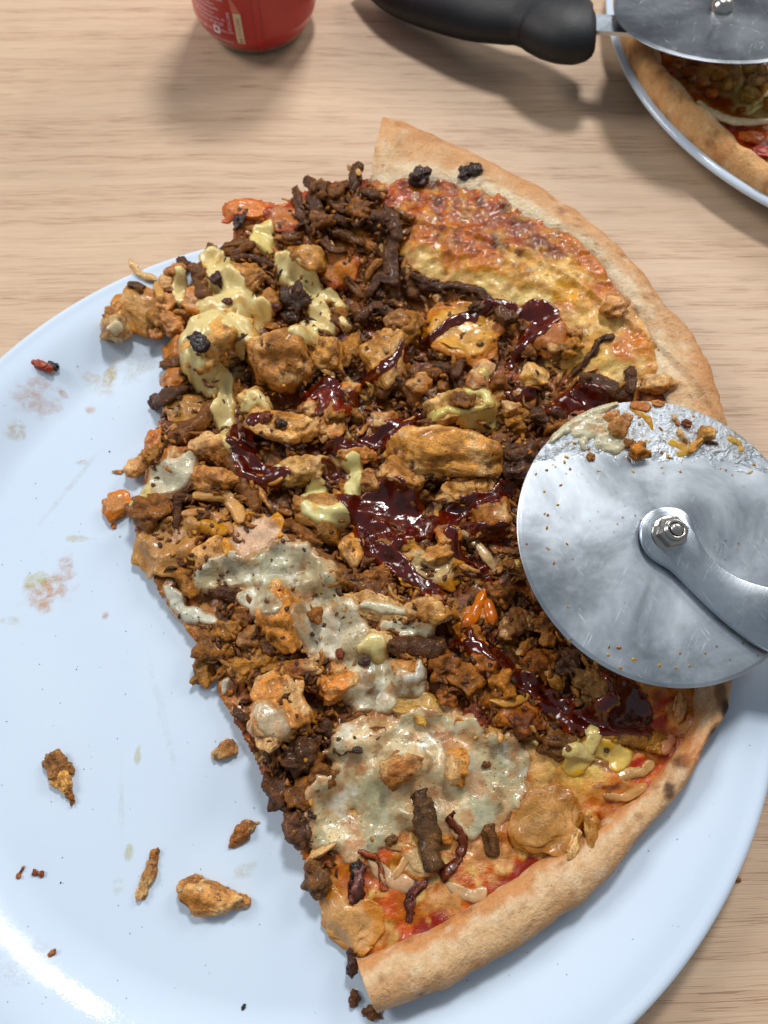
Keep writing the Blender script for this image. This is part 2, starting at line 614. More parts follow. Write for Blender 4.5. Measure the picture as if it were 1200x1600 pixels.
bc = np.tile(lin((176, 98, 44)), (NX * NY, 1))
bc = mix(bc, lin((196, 134, 76)), sstep(-0.1, 0.5, fbm(pg * 0.8 + 3, 3)))
bc = mix(bc, lin((128, 62, 28)), sstep(0.1, 0.6, fbm(pg * 1.3 + 50, 3)) * 0.8)
PAINT = [
    # dark meaty ground
    (560, 620, 300, 260, 0, (92, 52, 28), .75), (620, 850, 260, 250, 20, (96, 52, 26), .75), (830, 1050, 170, 100, 20, (100, 52, 26), .75),
    (480, 1150, 120, 130, 60, (104, 62, 34), .7), (310, 700, 100, 160, 0, (140, 88, 48), .8), (300, 900, 80, 90, 0, (168, 120, 72), .6),
    # browned cheese, upper slice
    (790, 385, 210, 110, 22, (206, 132, 56), 1), (745, 340, 140, 66, 22, (180, 90, 32), 1), (620, 308, 30, 18, 0, (170, 56, 28), .7),
    (845, 392, 42, 26, 40, (116, 50, 22), .8), (770, 360, 70, 30, 15, (130, 62, 26), .6), (700, 372, 60, 26, 25, (190, 104, 46), .7), (930, 400, 36, 34, 0, (206, 122, 60), .7), (925, 445, 30, 20, 0, (176, 88, 42), .6),
    (655, 418, 26, 30, -20, (236, 204, 144), 1), (700, 436, 44, 14, 14, (236, 202, 140), 1), (770, 456, 90, 16, 12, (238, 206, 142), 1), (850, 432, 70, 26, 12, (236, 196, 126), .9), (815, 470, 50, 12, 0, (238, 212, 150), 1), (890, 462, 36, 16, 0, (230, 172, 84), .9),
    # red rim of sauce
    (985, 500, 30, 26, 40, (196, 96, 54), .9), (960, 480, 44, 22, 0, (206, 150, 100), .9), (880, 500, 60, 18, 0, (170, 80, 34), .8), (1010, 560, 16, 60, -12, (168, 60, 36), .9),
    (945, 540, 84, 62, 10, (236, 198, 132), 1), (985, 545, 30, 34, 0, (206, 130, 70), .9), (900, 560, 50, 34, 0, (232, 186, 106), .9), (960, 590, 60, 22, 0, (236, 204, 140), 1), (880, 600, 40, 16, 0, (200, 120, 60), .8),
    (1040, 622, 24, 14, 30, (140, 50, 30), .9), (1045, 610, 12, 12, 30, (110, 50, 30), .9),
    # top left end, pink
    (400, 325, 60, 26, 5, (206, 120, 80), 1), (445, 335, 40, 36, 0, (208, 116, 74), 1), (500, 300, 40, 22, 0, (172, 60, 38), .9), (545, 285, 40, 20, -10, (150, 52, 32), .9), (530, 400, 60, 40, 0, (190, 104, 50), .8),
    (605, 390, 14, 50, 0, (206, 170, 116), .9), (720, 520, 80, 60, 0, (204, 126, 62), .8),
    # hidden under blade
    (1010, 850, 70, 180, 0, (198, 120, 60), .8),
    # lower right
    (930, 1190, 110, 60, 10, (234, 188, 118), 1), (905, 1180, 50, 34, 30, (230, 204, 130), 1), (960, 1175, 30, 22, 0, (232, 192, 104), 1), (1000, 1210, 60, 50, -30, (206, 124, 80), .9),
    (993, 1200, 22, 20, -20, (176, 44, 30), 1), (1010, 1235, 34, 14, -20, (170, 42, 28), 1), (1045, 1110, 34, 20, -50, (164, 52, 36), 1), (1040, 1180, 26, 34, -50, (190, 90, 60), .9), (1055, 1115, 14, 24, 30, (208, 150, 104), .9),
    (950, 1230, 26, 8, -5, (92, 34, 22), .9), (955, 1192, 26, 9, 10, (124, 56, 28), .9), (1020, 1150, 70, 16, 5, (150, 82, 44), .8),
    (940, 1262, 50, 16, -14, (204, 140, 92), .9), (950, 1285, 40, 10, -25, (150, 40, 24), 1), (880, 1290, 60, 60, 0, (206, 150, 92), .7),
    # pale lower middle
    (700, 1200, 150, 80, 10, (214, 184, 132), 1), (560, 1240, 60, 90, 0, (202, 180, 132), 1), (780, 1210, 70, 60, 0, (222, 176, 122), 1),
    (590, 1290, 70, 40, 0, (214, 160, 96), 1), (740, 1100, 90, 36, 12, (172, 92, 40), 1), (660, 1300, 50, 50, 0, (208, 150, 92), .8),
    # bottom tip
    (560, 1440, 70, 44, 30, (206, 140, 84), 1), (580, 1390, 60, 36, 20, (206, 116, 40), 1), (520, 1410, 26, 40, 30, (214, 160, 110), .9), (620, 1430, 44, 30, -20, (210, 146, 96), .9),
    (695, 1436, 74, 18, -22, (150, 36, 20), 1), (765, 1385, 56, 26, -38, (160, 46, 28), 1), (605, 1405, 60, 24, 20, (196, 98, 30), .9), (540, 1450, 30, 40, 10, (206, 110, 50), .7), (680, 1390, 20, 40, 30, (150, 60, 30), .7), (720, 1350, 50, 14, 20, (196, 92, 40), .8), (740, 1380, 34, 40, -10, (190, 96, 66), .9), (760, 1340, 60, 30, 10, (214, 160, 110), .9), (700, 1400, 40, 26, 0, (216, 166, 116), .9),
    (828, 1346, 64, 20, -30, (146, 34, 20), 1), (895, 1312, 40, 20, -34, (146, 38, 22), .9), (940, 1275, 40, 14, -36, (150, 38, 22), .9), (560, 1485, 50, 12, -12, (186, 96, 36), 1), (625, 1300, 60, 14, -40, (190, 96, 40), .7),
]
for p in PAINT:
    px, py, rx, ry, rot, c, s = p
    bc = mix(bc, lin(c), blobmask(px, py, rx, ry, rot) * s)
# browning that sits on the crests of the cheese, mostly on the upper slice
crest = fbm(pg * 3.1 + 9, 3)
bz = blobmask(780, 360, 200, 90, 20, .3)
bz2 = blobmask(750, 345, 150, 62, 22, .3)
bc = mix(bc, lin((92, 42, 16)), sstep(-0.1, 0.5, fbm(pg * 1.5 + 21, 5, .6)) * bz2 * 0.85)
bc = mix(bc, lin((220, 150, 76)), sstep(0.15, 0.6, fbm(pg * 1.6 + 61, 4)) * bz2 * 0.5)
bc = mix(bc, lin((120, 44, 22)), sstep(0.3, 0.65, fbm(pg * 1.4 + 88, 3)) * 0.35)
bc = mix(bc, bc * 0 + lin((232, 196, 130)), sstep(0.35, 0.7, fbm(pg * 1.9 + 120, 3)) * 0.35)
bc = bc * [0.96, 0.93, 0.88]
bl_ = np.clip(blobmask(640, 1330, 230, 160, 0, .4) + .35, 0, 1)
bc = mix(bc, lin((196, 82, 28)), sstep(.0, .5, fbm(pg * 1.2 + 160, 4)) * .8 * bl_)
bc = mix(bc, lin((232, 196, 128)), sstep(.15, .5, fbm(pg * 1.3 + 190, 3)) * .75 * bl_)
bc = mix(bc, bc * [.62, .5, .42], sstep(.2, .7, fbm(pg * 1.3 + 140, 4)) * .45)
# raised melted lobes
REL = [(760, 350, 190, 84, 20, .22), (770, 430, 170, 50, 16, .10), (930, 1190, 100, 55, 10, .16), (700, 1200, 160, 90, 10, .12), (945, 540, 80, 70, 10, .1),
       (560, 1440, 70, 44, 30, .12), (750, 1380, 60, 50, 0, .1)]
rel = sum(blobmask(*r[:5], .3) * r[5] for r in REL).reshape(NY, NX)
ZB = ZB + rel + (0.035 * bz * fbm(pg * 3.2, 3)).reshape(NY, NX)

idx = -np.ones((NY, NX), int)
cell = ins[:-1, :-1] & ins[1:, :-1] & ins[:-1, 1:] & ins[1:, 1:]
use = np.zeros((NY, NX), bool)
use[:-1, :-1] |= cell; use[1:, :-1] |= cell; use[:-1, 1:] |= cell; use[1:, 1:] |= cell
idx[use] = np.arange(use.sum())
V = np.stack([GXX[use], GYY[use], ZB[use]], 1)
C = bc.reshape(NY, NX, 3)[use]
jj, ii = np.nonzero(cell)
F = np.stack([idx[jj, ii], idx[jj, ii + 1], idx[jj + 1, ii + 1], idx[jj + 1, ii]], 1)
# skirt round the edge (cut side of the dough)
E = {}
ed = np.concatenate([F[:, [0, 1]], F[:, [1, 2]], F[:, [2, 3]], F[:, [3, 0]]])
key = set(map(tuple, ed.tolist()))
bnd = np.array([e for e in key if (e[1], e[0]) not in key])
bv = np.unique(bnd)
mp = -np.ones(len(V), int)
rows = []
zbot = zb(V[bv, 0], V[bv, 1])
n0 = len(V)
lowV = []
lowC = []
for k, fr in enumerate((0.5, 1.0)):
    q = V[bv].copy()
    q[:, 2] = q[:, 2] * (1 - fr) + (zbot + 0.02) * fr
    q[:, :2] += 0.05 * np.stack([perlin(q * 5 + 3 * k), perlin(q * 5 + 40 + k)], 1)
    lowV.append(q)
    lowC.append(mix(np.tile(lin((224, 190, 146)), (len(bv), 1)), np.tile(lin((190, 130, 76)), (len(bv), 1)), sstep(-.2, .5, perlin(q * 3)) if k == 0 else np.ones(len(bv)) * .7))
pos = {v: i for i, v in enumerate(bv)}
sk = []
for a, b in bnd:
    ia, ib = pos[a], pos[b]
    A1, B1 = n0 + ia, n0 + ib
    A2, B2 = n0 + len(bv) + ia, n0 + len(bv) + ib
    sk += [(b, a, A1, B1), (B1, A1, A2, B2)]
V = np.vstack([V] + lowV)
C = np.vstack([C] + lowC)
F = np.vstack([F, np.array(sk)])
obj('cheese_and_tomato_base', V, F, M_BED, PROOT, C)

# ---- crust: swept section from the inner edge over the hump to the underside
n = len(cinS)
hv = np.interp(np.linspace(0, 1, n), [0, .1, .3, .5, .66, .8, 1], [.75, .7, .62, .6, .75, 1.0, 1.08])
K = 30
tt = np.concatenate([np.linspace(0, np.pi, K), np.pi + np.linspace(0, np.pi, 12)[1:-1]])
V, C = [], []
sl = np.concatenate([[0], np.cumsum(np.hypot(*np.diff(coutS[:, :2], axis=0).T))])
for i in range(n):
    A, B = cinS[i], coutS[i]
    base = float(zb(*(0.5 * (A + B))[:2]))
    for k, t in enumerate(tt):
        u = 0.5 - 0.5 * math.cos(t)
        u = u if t <= math.pi else u
        xy = A[:2] * (1 - u) + B[:2] * u
        if t <= math.pi:
            z0 = float(zb(*xy)) + BEDZ * (1 - u) + 0.42 * u - 0.05
            z = z0 + (hv[i] - 0.15) * max(0, math.sin(t)) ** 0.75 * (0.8 + 0.25 * u)
        else:
            z = float(zb(*xy)) + 0.42 * u * abs(math.cos((t - math.pi) / 2)) ** 3 + 0.01
        V.append((xy[0], xy[1], z))
V = np.array(V)
kk = np.tile(np.arange(len(tt)), n)
up = np.clip(np.sin(np.minimum(tt, np.pi)), 0, 1)[kk]
uu = (0.5 - 0.5 * np.cos(tt))[kk]
sfr = np.repeat(np.linspace(0, 1, n), len(tt))
nrm = np.zeros_like(V)
d = np.repeat(coutS - cinS, len(tt), 0); d[:, 2] = 0
d /= np.linalg.norm(d, axis=1)[:, None]
nrm = d * (uu - 0.5)[:, None] * 1.6 + np.array([0, 0, 1]) * up[:, None]
disp = 0.13 * fbm(V * 0.55 + 4, 3) + 0.035 * fbm(V * 2.6, 3)
top = (kk < K)
bl_r = np.random.default_rng(5)
for _ in range(46):
    c_ = V[bl_r.integers(len(V))]
    r_ = bl_r.uniform(.12, .45)
    disp = disp + .16 * r_ * np.exp(-((V - c_) ** 2).sum(1) / r_ ** 2)
V = V + nrm * (disp * np.where(top, 1, .2))[:, None]
cA, cB, cC, cD = lin((238, 216, 180)), lin((222, 182, 136)), lin((202, 150, 100)), lin((164, 110, 66))
edge_n = fbm(V * 1.2 + 8, 3)
C = mix(np.tile(cA, (len(V), 1)), cB, sstep(0.12, 0.45, uu + 0.25 * edge_n))
C = mix(C, cC, sstep(0.6, 0.95, uu + 0.2 * edge_n) * 0.9)
C = mix(C, cD, sstep(0.93, 1.0, uu) * 0.7)
C = mix(C, cC, sstep(0.1, 0.7, fbm(V * 0.8 + 20, 3)) * 0.6)
# orange oil bleeding onto the inner side of the lower arc, darker bake above
oil = sstep(0.66, 0.74, sfr) * (1 - sstep(0.12, 0.34, uu + 0.22 * edge_n))
C = mix(C, lin((206, 130, 56)), oil * 0.8)
C = mix(C, lin((206, 138, 84)), (1 - sstep(0.5, 0.62, sfr)) * sstep(0.2, 0.6, uu) * 0.35)
C = mix(C, lin((150, 96, 52)), sstep(.45, .75, fbm(V * 2.2 + 77, 3)) * .6)
C = mix(C, lin((242, 226, 196)), sstep(.3, .7, fbm(V * 1.6 + 99, 4)) * .35)
ppx = proj(V)
for (bx, by, rx, ry, s, c) in [(1134, 1108, 9, 16, .95, (50, 28, 18)), (1116, 1146, 12, 16, .9, (60, 34, 22)), (1066, 1190, 16, 12, .85, (90, 50, 30)), (1045, 1232, 9, 15, .9, (70, 40, 26)),
                               (1092, 1175, 26, 36, .5, (196, 112, 50)), (1125, 1085, 10, 30, .7, (90, 50, 30)), (876, 328, 8, 6, .7, (110, 74, 44)), (1080, 605, 9, 9, .8, (226, 190, 140)), (655, 1556, 7, 5, .8, (90, 50, 30)), (700, 215, 70, 9, .3, (160, 108, 66)),
                               (1105, 560, 22, 50, .45, (206, 140, 84))]:
    m_ = 1 - sstep(0.6, 1.3, np.hypot((ppx[:, 0] - bx) / rx, (ppx[:, 1] - by) / ry) + 0.4 * edge_n)
    C = mix(C, lin(c), m_ * s)
L = len(tt)
F = []
for i in range(n - 1):
    a = i * L + np.arange(L)
    b = i * L + (np.arange(L) + 1) % L
    F.append(np.stack([a, a + L, b + L, b], 1))
F = np.concatenate(F)
obj('crust', V, F, M_CRUST, PROOT, C)
for e, i0 in enumerate((0, (n - 1) * L)):
    ring = V[i0:i0 + L]
    c = ring.mean(0)
    cap = [ring]
    nr = 7
    for k in range(1, nr):
        q = ring * (1 - k / nr) + c * (k / nr)
        q = q + 0.07 * np.stack([perlin(q * 4), perlin(q * 4 + 9), perlin(q * 4 + 30)], 1)
        cap.append(q)
    cv = np.vstack(cap + [c[None]])
    f = []
    for k in range(nr - 1):
        for j in range(L):
            j2 = (j + 1) % L
            f.append((k * L + j, k * L + j2, (k + 1) * L + j2, (k + 1) * L + j))
    for j in range(L):
        f.append(((nr - 1) * L + j, (nr - 1) * L + (j + 1) % L, nr * L, nr * L))
    f = [q if q[2] != q[3] else q[:3] for q in f]
    if e:
        f = [q[::-1] for q in f]
    cc = mix(np.tile(lin((232, 212, 172)), (len(cv), 1)), lin((204, 160, 108)), sstep(0.1, 0.6, fbm(cv * 3, 2)))
    obj('cut_crust_face', cv, f, M_CRUMB, PROOT, cc)

# ------------------------------------------------------------------ height record of everything on the pizza
H = np.where(ins, ZB, zb(GXX, GYY) + 0.0)
# the crust counts too
def splat(V):
    ix = np.round((V[:, 0] - GX0) / GD).astype(int)
    iy = np.round((V[:, 1] - GY0) / GD).astype(int)
    ok = (ix > 0) & (ix < NX - 1) & (iy > 0) & (iy < NY - 1)
    ix, iy, z = ix[ok], iy[ok], V[ok, 2]
    np.maximum.at(H, (iy, ix), z)


splat(V[:, :])
# fill the small gaps left between crust vertices
def dil(A):
    B = A.copy()
    B[1:-1, 1:-1] = np.maximum.reduce([A[1:-1, 1:-1], (A[:-2, 1:-1] + A[2:, 1:-1]) / 2, (A[1:-1, :-2] + A[1:-1, 2:]) / 2])
    return B


H = dil(dil(H))


def Hat(x, y, G=None):
    G = H if G is None else G
    fx = np.clip((np.asarray(x) - GX0) / GD, 0, NX - 2.001)
    fy = np.clip((np.asarray(y) - GY0) / GD, 0, NY - 2.001)
    ix, iy = fx.astype(int), fy.astype(int)
    u, v = fx - ix, fy - iy
    return (G[iy, ix] * (1 - u) + G[iy, ix + 1] * u) * (1 - v) + (G[iy + 1, ix] * (1 - u) + G[iy + 1, ix + 1] * u) * v


def blur(A, k):
    for _ in range(k):
        A = (np.roll(A, 1, 0) + 2 * A + np.roll(A, -1, 0)) / 4
        A = (np.roll(A, 1, 1) + 2 * A + np.roll(A, -1, 1)) / 4
    return A


def onH(px, py, dz=0.0, rad=0.0):
    z = 2.4
    for _ in range(7):
        p = unp(px, py, z)
        if rad > 0:
            a = np.linspace(0, 2 * np.pi, 9)[:-1]
            h = np.mean(np.concatenate([Hat(p[0] + rad * .6 * np.cos(a), p[1] + rad * .6 * np.sin(a)), [float(Hat(p[0], p[1]))] * 3]))
        else:
            h = float(Hat(p[0], p[1]))
        z = 0.4 * z + 0.6 * (h + dz)
    p = unp(px, py, z)
    return p


def pxcm(py, z):
    return (FPX * math.cos(TH) + (py - 800) * math.sin(TH)) / (CAMH - z)


# ------------------------------------------------------------------ food shapes (returned round the origin, cm)
def tone(c, j=0.08):
    return lin(c) * np.exp(rng.normal(0, j))


def chunk_shape(L, W, Hh, kind='chicken', sub=4, seed=None, ground=True):
    seed = rng.uniform(0, 200) if seed is None else seed
    V, F = ico(sub)
    V = V.copy()
    o = np.array([seed, seed * 1.7, seed * 0.3])
    p = np.sign(V) * np.abs(V) ** 0.82
    p /= np.maximum(np.linalg.norm(p, axis=1)[:, None] ** 0.35, 1e-6)
    amp = {'chicken': .34, 'kebab': .44, 'ham': .36, 'char': .4, 'mushroom': .15}.get(kind, .25)
    p = p * (1 + amp * perlin(V * 1.25 + o) + amp * .45 * perlin(V * 2.7 + o + 9))[:, None]
    if kind in ('chicken', 'mushroom'):
        r = np.random.default_rng(int(seed * 1000) % 99991)
        for k in range(5):
            nn = r.normal(size=3)
            nn[2] *= .55
            nn /= np.linalg.norm(nn)
            dd = r.uniform(.55, .9)
            s_ = p @ nn - dd
            p = p - np.clip(s_ + .08 * perlin(V * 3 + o + k), 0, None)[:, None] * nn * .7
    q = p * [L / 2, W / 2, Hh / 2]
    nv = V / np.array([L, W, Hh])
    nv /= np.linalg.norm(nv, axis=1)[:, None]
    if kind == 'chicken':
        fib = fbm(q * [6.0, 1.1, 2.2] + o + .6 * perlin(q + o)[:, None], 3)
        d1 = 0.05 * fib + 0.05 * fbm(q * 1.5 + o, 3, .45) + .045 * fbm(q * 3.6 + o, 3) - 0.05 * np.clip(ridge(q * 1.1 + o + 5) - .78, 0, 1) * 2
    elif kind == 'kebab':
        d1 = 0.13 * fbm(q * 2.3 + o, 3, .65) + 0.06 * fbm(q * 7 + o, 2)
        fib = fbm(q * 4 + o, 2)
    elif kind == 'char':
        d1 = 0.12 * fbm(q * 3.5 + o, 3, .7)
        fib = d1 * 5
    else:
        d1 = 0.03 * fbm(q * 3 + o, 3)
        fib = fbm(q * 2 + o, 2)
    sc_ = min(1.0, max(L, W) / 1.2)
    q = q + nv * (d1 * sc_)[:, None]
    return q, F, o, d1, fib


def chunk_color(q, o, d1, fib, kind, base=None, rim=None):
    N = len(q)
    if kind == 'chicken':
        a = tone((206, 150, 80) if base is None else base) * [1.0, .97, 0.95]
        a = a * [1.16, 1.14, 1.02]
        c = np.tile(a, (N, 1))
        g = fbm(q * 1.1 + o + 3, 3)
        c = mix(c, tone((236, 192, 132)), sstep(0.08, .5, g) * .85)
        c = mix(c, a * [.62, .5, .36], sstep(.1, .65, -fib) * .5)
        c = mix(c, tone((172, 114, 50)), sstep(-.05, -.6, g) if False else sstep(0.0, 0.6, -g))
        c = mix(c, tone((132, 74, 30)), sstep(.22, .7, fbm(q * 1.8 + o + 40, 4)) * .7)
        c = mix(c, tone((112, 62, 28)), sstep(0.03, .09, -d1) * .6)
        c = mix(c, lin((70, 36, 18)), sstep(.42, .7, fbm(q * 5 + o + 70, 2)) * .7)
    elif kind == 'kebab':
        a = tone((114, 70, 36) if base is None else base, .12) * [1.05, 1.04, .85]
        c = np.tile(a, (N, 1))
        c = mix(c, a * 1.6, sstep(.05, .6, fbm(q * 2 + o, 3)) * .7)
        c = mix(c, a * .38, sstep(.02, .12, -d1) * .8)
    elif kind == 'char':
        a = tone((44, 26, 20) if base is None else base, .1)
        c = np.tile(a, (N, 1))
        c = mix(c, a * 2.2, sstep(.1, .7, fib) * .5)
    else:
        a = tone((212, 148, 100) if base is None else base) * [.88, 1.03, .98]
        c = np.tile(a, (N, 1))
        c = mix(c, a * .72, sstep(0, .6, fbm(q * 1.6 + o, 3)) * .7)
    if rim is not None:
        r = np.hypot(q[:, 0] / max(np.abs(q[:, 0]).max(), .01), q[:, 1] / max(np.abs(q[:, 1]).max(), .01))
        c = mix(c, lin(rim) * [.92, 1.04, .95], sstep(.6, .9, r + .2 * fbm(q * 2 + o, 2)))
    return c


MATS = dict(chicken=M_CHICK, kebab=M_KEBAB, ham=M_HAM, char=M_CHAR, mushroom=M_MUSH)
NAMES = dict(chicken='chicken_piece', kebab='kebab_meat_lump', ham='ham_slice', char='burnt_bit', mushroom='mushroom_slice')


def rotz(q, a):
    c, s = math.cos(a), math.sin(a)
    return q @ np.array([[c, s, 0], [-s, c, 0], [0, 0, 1]])


def put_chunk(px, py, L, W, ang, h=None, kind='chicken', base=None, rim=None, parent=PROOT, dz=0.0, tilt=0.0, name=None, sub=None, spl=True, **props):
    k = pxcm(py, 2.6)
    g_ = {'chicken': 1.16, 'ham': 1.06, 'kebab': 1.04}.get(kind, 1.0)
    Lc, Wc = L / k * g_, W / k * 1.05 * g_
    Hc = h if h is not None else min(Wc, Lc) * {'chicken': .78, 'kebab': .75, 'ham': .32, 'char': .7, 'mushroom': .4}[kind]
    if sub is None:
        sub = 5 if max(L, W) > 62 else (4 if max(L, W) > 26 else 3)
    q, F, o, d1, fib = chunk_shape(Lc, Wc, Hc, kind, sub)
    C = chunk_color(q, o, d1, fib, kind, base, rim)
    if tilt:
        a = math.radians(tilt)
        q = q @ np.array([[1, 0, 0], [0, math.cos(a), math.sin(a)], [0, -math.sin(a), math.cos(a)]])
    q = rotz(q, -math.radians(ang))
    if kind == 'ham' and parent is PROOT:      # slices sag over what lies under them
        pc = onH(px, py, Hc * .3 + dz, max(Lc, Wc) * .5)
        Hs = blurred()
        sag = Hat(q[:, 0] + pc[0], q[:, 1] + pc[1], Hs) - float(Hat(pc[0], pc[1], Hs))
        q[:, 2] += np.clip(sag, -.5, .5) * .8
        q[:, 2] += .10 * perlin(np.stack([q[:, 0] * .9 + o[0], q[:, 1] * .9, q[:, 0] * 0], 1))
    else:
        pc = onH(px, py, Hc * .30 + dz, max(Lc, Wc) * .5)
    Vw = q + pc
    if spl:
        splat(Vw)
    return obj(name or NAMES[kind], Vw, F, MATS[kind], parent, C, origin=pc, **props)


_bl = [None, 0]


def blurred(k=3):
    return blur(dil(H), k)


def put_strip(pts, wpx, kind='kebab', base=None, flat=.8, parent=PROOT, dz=0.0, name='kebab_strip', rough=1.0, arch=0.0, nside=14, taper=.5, mat=None, spl=True, rim=None, **props):
    """a bent strip along photo-pixel points, laid over what is there"""
    pp = catmull(np.array(pts, float), 6)
    k = pxcm(pp[:, 1].mean(), 2.6)
    wc = wpx / k
    Hs = blurred(4)
    P3 = []
    for x, y in pp:
        z = 2.5
        for _ in range(6):
            p = unp(x, y, z)
            z = .4 * z + .6 * (float(Hat(p[0], p[1], Hs)) + wc * flat * .32 + dz)
        P3.append(unp(x, y, z))
    P3 = np.array(P3)
    m_ = len(P3)
    t = np.linspace(0, 1, m_)
    zs = np.poly1d(np.polyfit(t, P3[:, 2], min(3, m_ - 1)))(t)
    P3[:, 2] = .35 * P3[:, 2] + .65 * zs + arch * np.sin(np.pi * t)
    ln = np.hypot(*np.diff(P3[:, :2], axis=0).T).sum()
    ns = int(np.clip(ln / .07, 8, 90))
    s_ = np.linspace(0, 1, ns)
    P = np.stack([np.interp(s_, t, P3[:, i]) for i in range(3)], 1)
    T = np.gradient(P, axis=0); T /= np.linalg.norm(T, axis=1)[:, None]
    Sd = np.cross(T, [0, 0, 1]); Sd /= np.linalg.norm(Sd, axis=1)[:, None]
    U = np.cross(Sd, T)
    seed = rng.uniform(0, 100)
    rad = wc / 2 * (1 - taper * np.abs(2 * s_ - 1) ** 5) * (1 + .18 * rough * perlin(np.stack([s_ * ln * 1.3 + seed, s_ * 0, s_ * 0], 1)))
    capn = 4
    a = np.linspace(0, 2 * np.pi, nside, endpoint=False)
    V = (P[:, None] + rad[:, None, None] * (np.cos(a)[None, :, None] * Sd[:, None] + flat * np.sin(a)[None, :, None] * U[:, None]))
    # rounded ends
    head, tail = [], []
    for j in range(1, capn):
        f = j / capn
        head.insert(0, P[0] - T[0] * rad[0] * f * .8 + (V[0] - P[0]) * math.sqrt(1 - f * f))
        tail.append(P[-1] + T[-1] * rad[-1] * f * .8 + (V[-1] - P[-1]) * math.sqrt(1 - f * f))
    rings = head + list(V) + tail
    Nv = np.concatenate(rings)
    cen = np.concatenate([np.repeat(r.mean(0)[None], nside, 0) for r in rings])
    R_ = len(rings)
    nv = Nv - cen
    nv /= np.maximum(np.linalg.norm(nv, axis=1), 1e-5)[:, None]
    al_ = np.repeat(np.linspace(0, ln, R_), nside)
    aa_ = np.tile(a, R_)
    fibre = fbm(np.stack([al_ * 1.1 + seed, np.cos(aa_) * 1.9, np.sin(aa_) * 1.9 + seed], 1), 3, .6)
    d1 = rough * (.09 * fbm(Nv * 1.9 + seed, 3, .65) + .11 * fibre + .03 * fbm(Nv * 7.5 + seed, 2)) * min(1, wc / .35)
    Nv = Nv + nv * d1[:, None]
    Nv = np.vstack([Nv, rings[0].mean(0) - T[0] * rad[0] * .15, rings[-1].mean(0) + T[-1] * rad[-1] * .15])
    d1 = np.append(d1, [0, 0])
    F = []
    for i in range(R_ - 1):
        j = np.arange(nside); j2 = (j + 1) % nside
        F.append(np.stack([i * nside + j, i * nside + j2, (i + 1) * nside + j2, (i + 1) * nside + j], 1))
    F = np.concatenate(F).tolist()
    for j in range(nside):
        F.append(((j + 1) % nside, j, R_ * nside))
        F.append(((R_ - 1) * nside + j, (R_ - 1) * nside + (j + 1) % nside, R_ * nside + 1))
    if kind == 'kebab':
        b_ = tone(base or (112, 70, 38), .1) * [1.05, 1.04, .85]
        C = np.tile(b_, (len(Nv), 1))
        C = mix(C, b_ * 1.55, sstep(0, .6, fbm(Nv * 2 + seed, 3)) * .7)
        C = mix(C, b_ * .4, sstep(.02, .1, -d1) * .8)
    else:
        b_ = tone(base, .04)
        C = np.tile(b_, (len(Nv), 1))
        C = mix(C, b_ * .72, sstep(0, .6, fbm(Nv * 1.6 + seed, 3)) * .5)
        if rim is not None:
            zc = np.append(np.tile(np.sin(a), R_), [0, 0])
            xr = np.append(np.tile(np.abs(np.cos(a)), R_), [0, 0])
            C = mix(C, lin(rim), sstep(.75, .97, xr))
    o_ = obj(name, Nv, [tuple(f) for f in F], mat or MATS[kind], parent, C, **props)
    if spl:
        q = Nv[:R_ * nside]
        splat(q); splat((q[:-1] + q[1:]) / 2)
    return o_


# ------------------------------------------------------------------ small loose filling first (low in the pile)
ZONE = [(368, 385), (400, 345), (470, 300), (560, 262), (630, 320), (655, 430), (720, 440), (800, 490), (860, 545), (980, 605), (840, 690), (815, 780), (830, 900), (900, 1010), (1030, 1095),
        (1010, 1150), (880, 1180), (760, 1135), (680, 1060), (620, 1020), (560, 1110), (500, 1180), (500, 1260), (530, 1380), (490, 1385), (430, 1240), (350, 1080), (300, 960), (236, 850), (226, 770), (268, 570), (300, 440)]
SAUCEHOLE = [(330, 905), (480, 870), (580, 960), (600, 1080), (500, 1030), (450, 940)]


def lib(kind, n, Lr, sub, bases):
    out = []
    for i in range(n):
        L = rng.uniform(*Lr)
        W = L * rng.uniform(.5, .85)
        if i % 3:
            L *= 1.5
            W = L * rng.uniform(.2, .34)
        Hh = W * rng.uniform(.6, .9)
        q, F, o, d1, fib = chunk_shape(L, W, Hh, kind, sub)
        if i % 3:
            q = q + np.stack([q[:, 0] * 0, rng.uniform(-.5, .5) * q[:, 0] ** 2 + .05 * perlin(q * [3, 0, 0] + o), .25 * q[:, 0] ** 2 * rng.uniform(-1, 1)], 1)
        C = chunk_color(q, o, d1, fib, kind, bases[i % len(bases)])
        out.append((make_mesh(NAMES[kind] if kind != 'kebab' else 'kebab_crumb', q, F, C, [MATS[kind]]), q, max(L, W)))
    return out


LIB_K = lib('kebab', 20, (.5, .95), 3, [(104, 66, 40), (84, 52, 32), (126, 80, 46), (150, 98, 54)])
LIB_C = lib('chicken', 20, (.5, .95), 3, [(190, 132, 72), (170, 112, 58), (206, 150, 92)])


def place_lib(name, entry, px, py, sc_=1.0, dz=0.0, parent=PROOT):
    me, q, r = entry
    p = onH(px, py, r * .12 * sc_ + dz, r * .5 * sc_)
    e = np.array([rng.uniform(-.5, .5), rng.uniform(-.5, .5), rng.uniform(0, 6.28)])
    o = bpy.data.objects.new(name, me)
    COL.objects.link(o)
    o.parent = parent
    o.location = Vector(p) * S - root_loc(parent)
    o.rotation_euler = e
    o.scale = (sc_,) * 3
    from mathutils import Euler
    M = np.array(Euler(e).to_matrix())
    splat((q * sc_) @ M.T + p)
    return o


def rand_in(poly, k):
    P = np.array(poly)
    out = []
    while len(out) < k:
        x, y = rng.uniform(P[:, 0].min(), P[:, 0].max()), rng.uniform(P[:, 1].min(), P[:, 1].max())
        if inpoly(np.array([x]), np.array([y]), poly)[0]:
            out.append((x, y))
    return out


